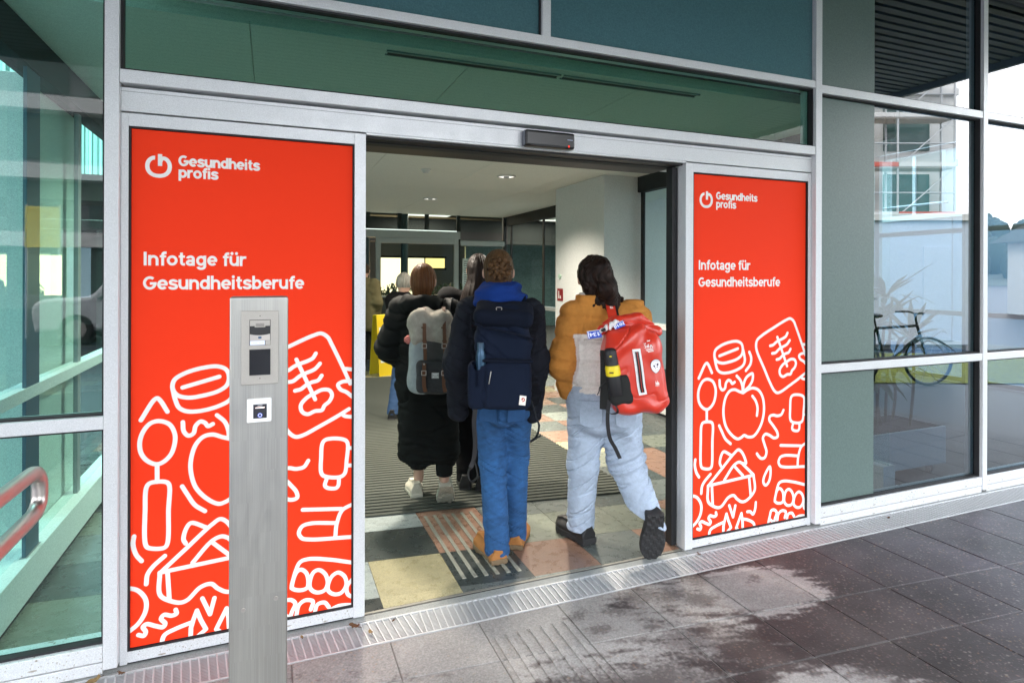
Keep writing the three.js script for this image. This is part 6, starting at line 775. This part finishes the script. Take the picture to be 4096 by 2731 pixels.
// person in the long black coat with the grey backpack
{
  const pos = [0.975, 0, -1.2], t = thing('person', 'person with auburn hair in a long black padded coat and cream trainers', 'person', pos, TURN);
  const aL = [-0.105, 0.11, -0.2], aR = [0.108, 0.2, 0.08];
  const J = J0({ h: 1.61, head: [-0.05, 1.495, -0.03], shL: [-0.185, 1.29, 0], shR: [0.12, 1.28, 0], elL: [-0.265, 1.06, -0.02], haL: [-0.2, 0.94, -0.2], elR: [0.16, 1.05, -0.02], haR: [0.12, 0.95, -0.18], anL: aL, anR: aR, hipL: [-0.09, 0.85, 0], hipR: [0.07, 0.85, 0], knR: [0.085, 0.48, -0.07] });
  bodyMesh(t, J);
  cloth(t, 'trousers', cut(uni(0.03, cap(J.hipL, J.knL, 0.085, 0.07), cap(J.knL, aL, 0.068, 0.055), cap(J.hipR, J.knR, 0.085, 0.07), cap(J.knR, aR, 0.068, 0.052), cap([-0.06, 0.85, 0], [0.05, 0.85, 0], 0.1)), (x, y, z) => (z > -0.05 && x > 0 ? 0.225 - y : 0.185 - y), below(0.9)), [-0.24, 0.1, -0.35], [0.24, 0.95, 0.2], 0.01, fab(0.012, 0.013, 0.013, { k: 8 }));
  const bodyS = uni(0.07, cap([-0.085, 0.36, -0.01], [-0.08, 0.85, 0], 0.125, 0.125), cap([0.075, 0.36, -0.01], [0.05, 0.85, 0], 0.125, 0.125), cap([-0.09, 0.85, 0], [-0.08, 1.2, 0], 0.13, 0.12), cap([0.05, 0.85, 0], [0.05, 1.2, 0], 0.13, 0.12), cap([-0.14, 1.25, 0], [0.09, 1.25, 0], 0.1));
  const armL = uni(0.05, cap(J.shL, [-0.265, 1.05, -0.02], 0.098, 0.092), cap([-0.265, 1.05, -0.02], [-0.2, 0.92, -0.2], 0.09, 0.06)), armR = uni(0.05, cap(J.shR, J.elR, 0.095, 0.085), cap(J.elR, J.haR, 0.085, 0.06));
  const coat = (x, y, z) => { const b = bodyS(x, y, z) - 0.007 * (0.55 - seam(y - 0.3 + 0.03 * noise(x * 6, y * 2, z * 6), 0.175, 0.1)) - 0.012 * noise(x * 9, y * 10, z * 9) - 0.005 * noise(x * 20, y * 26, z * 20) + 0.011 * rid(noise(x * 3.5, (y + x * 0.3) * 11, z * 3.5)); const a = Math.min(armL(x, y, z), armR(x, y, z)) - 0.014 * (0.5 - seam(y + z * 0.5, 0.11, 0.13)) - 0.008 * noise(x * 14, y * 14, z * 14); return smin(a, b, 0.025); };
  const hd = (x, y, z) => { const c = [-0.05, 1.335, 0.03]; const a = Math.atan2(x - c[0], z - c[2]), r = Math.hypot(x - c[0], z - c[2]); return Math.hypot(r - 0.085 - 0.03 * Math.cos(a), (y - c[1] - 0.012 * Math.cos(a)) / 1.15) - 0.052 - 0.012 * noise(a * 2.2, y * 18, r * 9); };
  cloth(t, 'padded_coat', cut((x, y, z) => smin(coat(x, y, z), hd(x, y, z), 0.02), (x, y, z) => 0.285 - y + 0.12 * Math.max(0, Math.abs(x) - 0.1) + 0.015 * Math.sin(x * 25), below(1.43), (x, y, z) => (y > 1.33 ? 0.06 - Math.hypot(x + 0.05, z + 0.02) : -1)), [-0.42, 0.25, -0.3], [0.34, 1.46, 0.26], 0.008, phy({ color: lin(0.0055, 0.0065, 0.0065), specularIntensity: 0.35, roughness: 0.8, bumpMap: rep(tweave, 9), bumpScale: 0.0008 }));
  const Hc = J.head; const hair = (x, y, z) => smin(ell(addv(Hc, [0.0, 0.014, 0.004]), [0.085, 0.104, 0.102])(x, y, z), uni(0.03, cap(addv(Hc, [-0.012, -0.05, 0.045]), addv(Hc, [-0.02, -0.13, 0.05]), 0.06, 0.04), cap(addv(Hc, [0.015, -0.05, 0.045]), addv(Hc, [0.01, -0.12, 0.05]), 0.055, 0.04))(x, y, z), 0.03) - strands(x, y, z, Hc, 0.004, 36);
  cloth(t, 'hair', cut(hair, (x, y, z) => -(z - Hc[2] + 0.06 + (y - Hc[1]) * 0.4)), addv(Hc, [-0.14, -0.2, -0.14]), addv(Hc, [0.13, 0.14, 0.14]), 0.006, hairMat(0.11, 0.042, 0.014), hairCol(Hc, 36));
  const cr = fab(0.62, 0.58, 0.47, { k: 14 }), gs = std({ color: lin(0.42, 0.4, 0.33), roughness: 0.7 }), lc = std({ color: lin(0.6, 0.57, 0.48), roughness: 0.8 });
  shoe(t, [-0.103, 0.005, -0.115], 0.3, -0.05, { name: 'trainer', mat: cr, soleMat: gs, sole: 0.032, h: 0.1, len: 0.25, w: 0.098, laces: lc }); shoe(t, [0.118, 0.165, 0.125], 0.12, -0.78, { name: 'trainer', mat: cr, soleMat: gs, sole: 0.032, h: 0.1, len: 0.25, w: 0.098, laces: lc });
  // grey backpack with leather straps
  const b = thing('backpack', 'grey flap backpack with tan leather straps on the person in the black coat', 'backpack', addv(pos, [0.058, 0, 0.023]), TURN); const gm = fab(1, 1, 1, { vc: true, k: 9, b: 0.001, sheen: 0 }), le = std({ color: lin(0.16, 0.06, 0.022), roughness: 0.55, map: rep(tfab, 10) });
  const C = [-0.02, 1.045, 0.255];
  const sack = (x, y, z) => rbox(C, [0.132, 0.235, 0.085], 0.055, 0, -0.04)(x, y, z) - 0.012 * sm(1.05, 0.85, y) - 0.006 * noise(x * 12, y * 12, z * 9);
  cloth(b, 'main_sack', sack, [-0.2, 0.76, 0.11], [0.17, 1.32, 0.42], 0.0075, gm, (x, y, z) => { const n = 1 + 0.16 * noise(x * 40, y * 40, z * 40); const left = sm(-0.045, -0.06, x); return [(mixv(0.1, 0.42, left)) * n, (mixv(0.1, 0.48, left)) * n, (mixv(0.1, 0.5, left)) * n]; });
  cloth(b, 'flap', (x, y, z) => { const e = 0.02 * Math.cos((x + 0.02) * 22); return rbox([-0.02, 1.215 + e * 0.3, 0.265], [0.135, 0.105, 0.098], 0.06, 0, 0.12)(x, y, z) - 0.014 * noise(x * 11, y * 11, z * 7) - 0.007 * noise(x * 26, y * 20, z * 10) + 0.02 * Math.exp(-Math.pow((x + 0.005) / 0.03, 2)) * sm(1.24, 1.32, y); }, [-0.2, 1.07, 0.11], [0.17, 1.37, 0.42], 0.0075, gm, (x, y, z) => { const n = 1 + 0.18 * noise(x * 46, y * 46, z * 46); return [0.5 * n, 0.46 * n, 0.4 * n]; });
  cloth(b, 'front_pocket', (x, y, z) => rbox([-0.0, 0.915, 0.335], [0.098, 0.1, 0.042], 0.03, 0, -0.06)(x, y, z) - 0.003 * noise(x * 20, y * 20, 1), [-0.12, 0.8, 0.26], [0.12, 1.04, 0.41], 0.0075, gm, (x, y, z) => { const n = 1 + 0.2 * noise(x * 60, y * 60, z * 60); return [0.068 * n, 0.07 * n, 0.075 * n]; });
  for (const x of [-0.045, 0.075]) { mesh(b, 'leather_strap', ribbonGeo([[x - 0.02, 1.33, 0.23], [x - 0.012, 1.32, 0.3], [x - 0.004, 1.26, 0.352], [x, 1.17, 0.372], [x + 0.003, 1.08, 0.374], [x + 0.004, 1.02, 0.366]], 0.02, 0.005, () => V(1, 0, 0), 30), le); mesh(b, 'leather_strap', ribbonGeo([[x + 0.0, 1.0, 0.374], [x, 0.93, 0.39], [x + 0.002, 0.86, 0.388], [x + 0.008, 0.83, 0.38]], 0.022, 0.005, () => V(1, 0, 0), 20), le); mesh(b, 'strap_keeper', boxGeo(0.028, 0.009, 0.008, 0.002), le, [x + 0.001, 1.135, 0.377]); mesh(b, 'strap_keeper', boxGeo(0.028, 0.009, 0.008, 0.002), le, [x - 0.006, 1.215, 0.368]);
    for (const [by, bz] of [[1.105, 0.379], [0.945, 0.394]]) mesh(b, 'buckle', tubeGeo([[x - 0.013, by - 0.013, bz], [x + 0.013, by - 0.013, bz], [x + 0.013, by + 0.013, bz], [x - 0.013, by + 0.013, bz]], 0.0026, 32, 6, true, 0.02), M.steelShiny); mesh(b, 'rivet', new THREE.SphereGeometry(0.006, 10, 8), M.steelShiny, [x, 0.995, 0.378]); }
  mesh(b, 'label', new THREE.BoxGeometry(0.042, 0.033, 0.003), [0, 1, 2, 3, 4, 5].map(i => std({ roughness: 0.8, map: i === 4 ? canvasTex(84, 66, c => { c.fillStyle = '#dedede'; c.fillRect(0, 0, 84, 66); c.strokeStyle = '#333'; c.lineWidth = 3; c.strokeRect(7, 7, 70, 52); c.font = 'italic bold 18px serif'; c.fillStyle = '#333'; c.fillText('Herschel', 8, 38); c.fillRect(24, 46, 36, 3); }) : null })), [0.022, 0.928, 0.381], [-0.06, 0, 0]);
  for (const s of [-1, 1]) mesh(b, 'shoulder_strap', ribbonGeo([[-0.02 + s * 0.08, 1.27, 0.18], [-0.03 + s * 0.09, 1.365, 0.06], [-0.03 + s * 0.1, 1.36, -0.06], [-0.03 + s * 0.11, 1.22, -0.15]], 0.05, 0.012, () => V(1, 0, 0), 20), M.black);
  const pk = thing('pink_pouch', 'small pink cloth pouch tucked at the left side of the grey backpack', 'pouch', addv(pos, [0.058, 0, 0.023]), TURN); cloth(pk, 'cloth', (x, y, z) => ell([-0.152, 1.135, 0.29], [0.032, 0.026, 0.026])(x, y, z) - 0.006 * noise(x * 50, y * 50, z * 50), [-0.2, 1.09, 0.24], [-0.1, 1.18, 0.34], 0.005, fab(0.75, 0.25, 0.22, { k: 12 }));
}
// simpler figures further in
function farPerson(pos, label, o) {
  const t = thing('person', label, 'person', pos, TURN), s = o.h / 1.68, hx = o.hx ?? 0; const aL = [o.fL[0], 0.1, o.fL[1]], aR = [o.fR[0], 0.1, o.fR[1]];
  const J = J0({ h: o.h, head: [hx, o.h - 0.115, -0.02], elL: o.elL ?? [-0.23, 1.06 * s, 0.03], haL: o.haL ?? [-0.22, 0.85 * s, -0.05], elR: [0.22, 1.06 * s, 0.03], haR: o.haR ?? [0.21, 0.85 * s, -0.05], anL: aL, anR: aR }); bodyMesh(t, J);
  cloth(t, 'trousers', cut((x, y, z) => uni(0.03, cap([-0.05, 0.88 * s, 0], [0.05, 0.88 * s, 0], 0.115), cap(J.hipL, J.knL, 0.092, 0.07), cap(J.knL, [aL[0], 0.05, aL[2]], 0.07, 0.064), cap(J.hipR, J.knR, 0.092, 0.07), cap(J.knR, [aR[0], 0.05, aR[2]], 0.07, 0.064))(x, y, z) - 0.006 * noise(x * 14, y * 24, z * 14), above(0.06), below(0.98 * s)), [-0.3, 0.03, -0.42], [0.3, 1.0, 0.42], 0.012, o.trousers);
  const hem = o.hem, tor = uni(0.07, cap([-0.08, hem + 0.08, 0], [-0.085, 1.22 * s, 0], 0.13, 0.115), cap([0.08, hem + 0.08, 0], [0.085, 1.22 * s, 0], 0.13, 0.115), cap([-0.13, 1.3 * s, 0], [0.13, 1.3 * s, 0], 0.085), cap([0, 1.32 * s, 0], [hx, 1.42 * s, 0], 0.08, 0.07), cap(J.shL, J.elL, 0.085, 0.075), cap(J.elL, addv(J.haL, [0, 0.04, 0]), 0.075, 0.055), cap(J.shR, J.elR, 0.085, 0.075), cap(J.elR, addv(J.haR, [0, 0.04, 0]), 0.075, 0.055));
  cloth(t, 'coat', cut((x, y, z) => tor(x, y, z) - 0.008 * noise(x * 12, y * 14, z * 12), above(hem), below(1.46 * s)), [-0.36, hem - 0.04, -0.24], [0.36, 1.48 * s, 0.24], 0.012, o.coat);
  const Hc = J.head; cloth(t, 'hair', cut((x, y, z) => (o.long ? smin(ell(addv(Hc, [0, 0.015, 0.005]), [0.085, 0.104, 0.103])(x, y, z), uni(0.05, cap(addv(Hc, [0, -0.02, 0.06]), addv(Hc, [0.0, -0.22, 0.1]), 0.075, 0.1), cap(addv(Hc, [-0.02, -0.2, 0.09]), addv(Hc, [-0.08, -0.36, 0.1]), 0.09, 0.1), cap(addv(Hc, [0.02, -0.2, 0.09]), addv(Hc, [0.05, -0.36, 0.1]), 0.09, 0.08))(x, y, z), 0.04) : ell(addv(Hc, [0, 0.014, 0.004]), [0.083, 0.102, 0.1])(x, y, z)) - strands(x, y, z, Hc, 0.005, 34), (x, y, z) => -(z - Hc[2] + 0.06 + (y - Hc[1]) * 0.5)), addv(Hc, [-0.24, o.long ? -0.5 : -0.16, -0.14]), addv(Hc, [0.2, 0.14, 0.24]), 0.0075, o.hair, hairCol(Hc, 34));
  shoe(t, [aL[0], 0, aL[2] + 0.06], 0.1, 0, { mat: o.shoe, sole: 0.025, h: o.sh ?? 0.11 }); shoe(t, [aR[0], 0, aR[2] + 0.06], -0.1, 0, { mat: o.shoe, sole: 0.025, h: o.sh ?? 0.11 });
}
const blackF = fab(0.005, 0.005, 0.006, { k: 8, sheen: 0 }), blackS = std({ color: lin(0.012, 0.012, 0.013), roughness: 0.35 });
farPerson([1.36, 0, -1.5], 'person with very long dark hair and black clothes between the two backpacks', { h: 1.69, hx: 0.05, fL: [-0.03, 0.1], fR: [0.085, 0.13], hem: 0.8, long: true, trousers: fab(0.005, 0.005, 0.006, { sheen: 0 }), coat: blackF, hair: hairMat(0.014, 0.007, 0.005), shoe: blackS });
farPerson([1.36, 0, -3.655], 'grey-haired person in dark jacket and blue jeans, half hidden ahead', { h: 1.56, hx: -0.06, elL: [-0.13, 1.0, -0.12], haL: [-0.04, 0.9, -0.2], fL: [-0.16, 0.06], fR: [0.12, -0.12], hem: 0.7, trousers: std({ color: lin(0.03, 0.08, 0.19), roughness: 0.9, map: rep(tdenim, 5) }), coat: blackF, hair: hairMat(0.32, 0.3, 0.26), shoe: blackS });
farPerson([1.395, 0, -7.25], 'person in an olive coat and dark boots at the left edge of the opening', { h: 1.72, fL: [-0.06, 0.0], fR: [0.1, 0.1], hem: 0.62, trousers: fab(0.016, 0.014, 0.013), coat: fab(0.16, 0.14, 0.07), hair: hairMat(0.06, 0.04, 0.025), shoe: blackS, sh: 0.16 });
renderer.render(scene, camera);
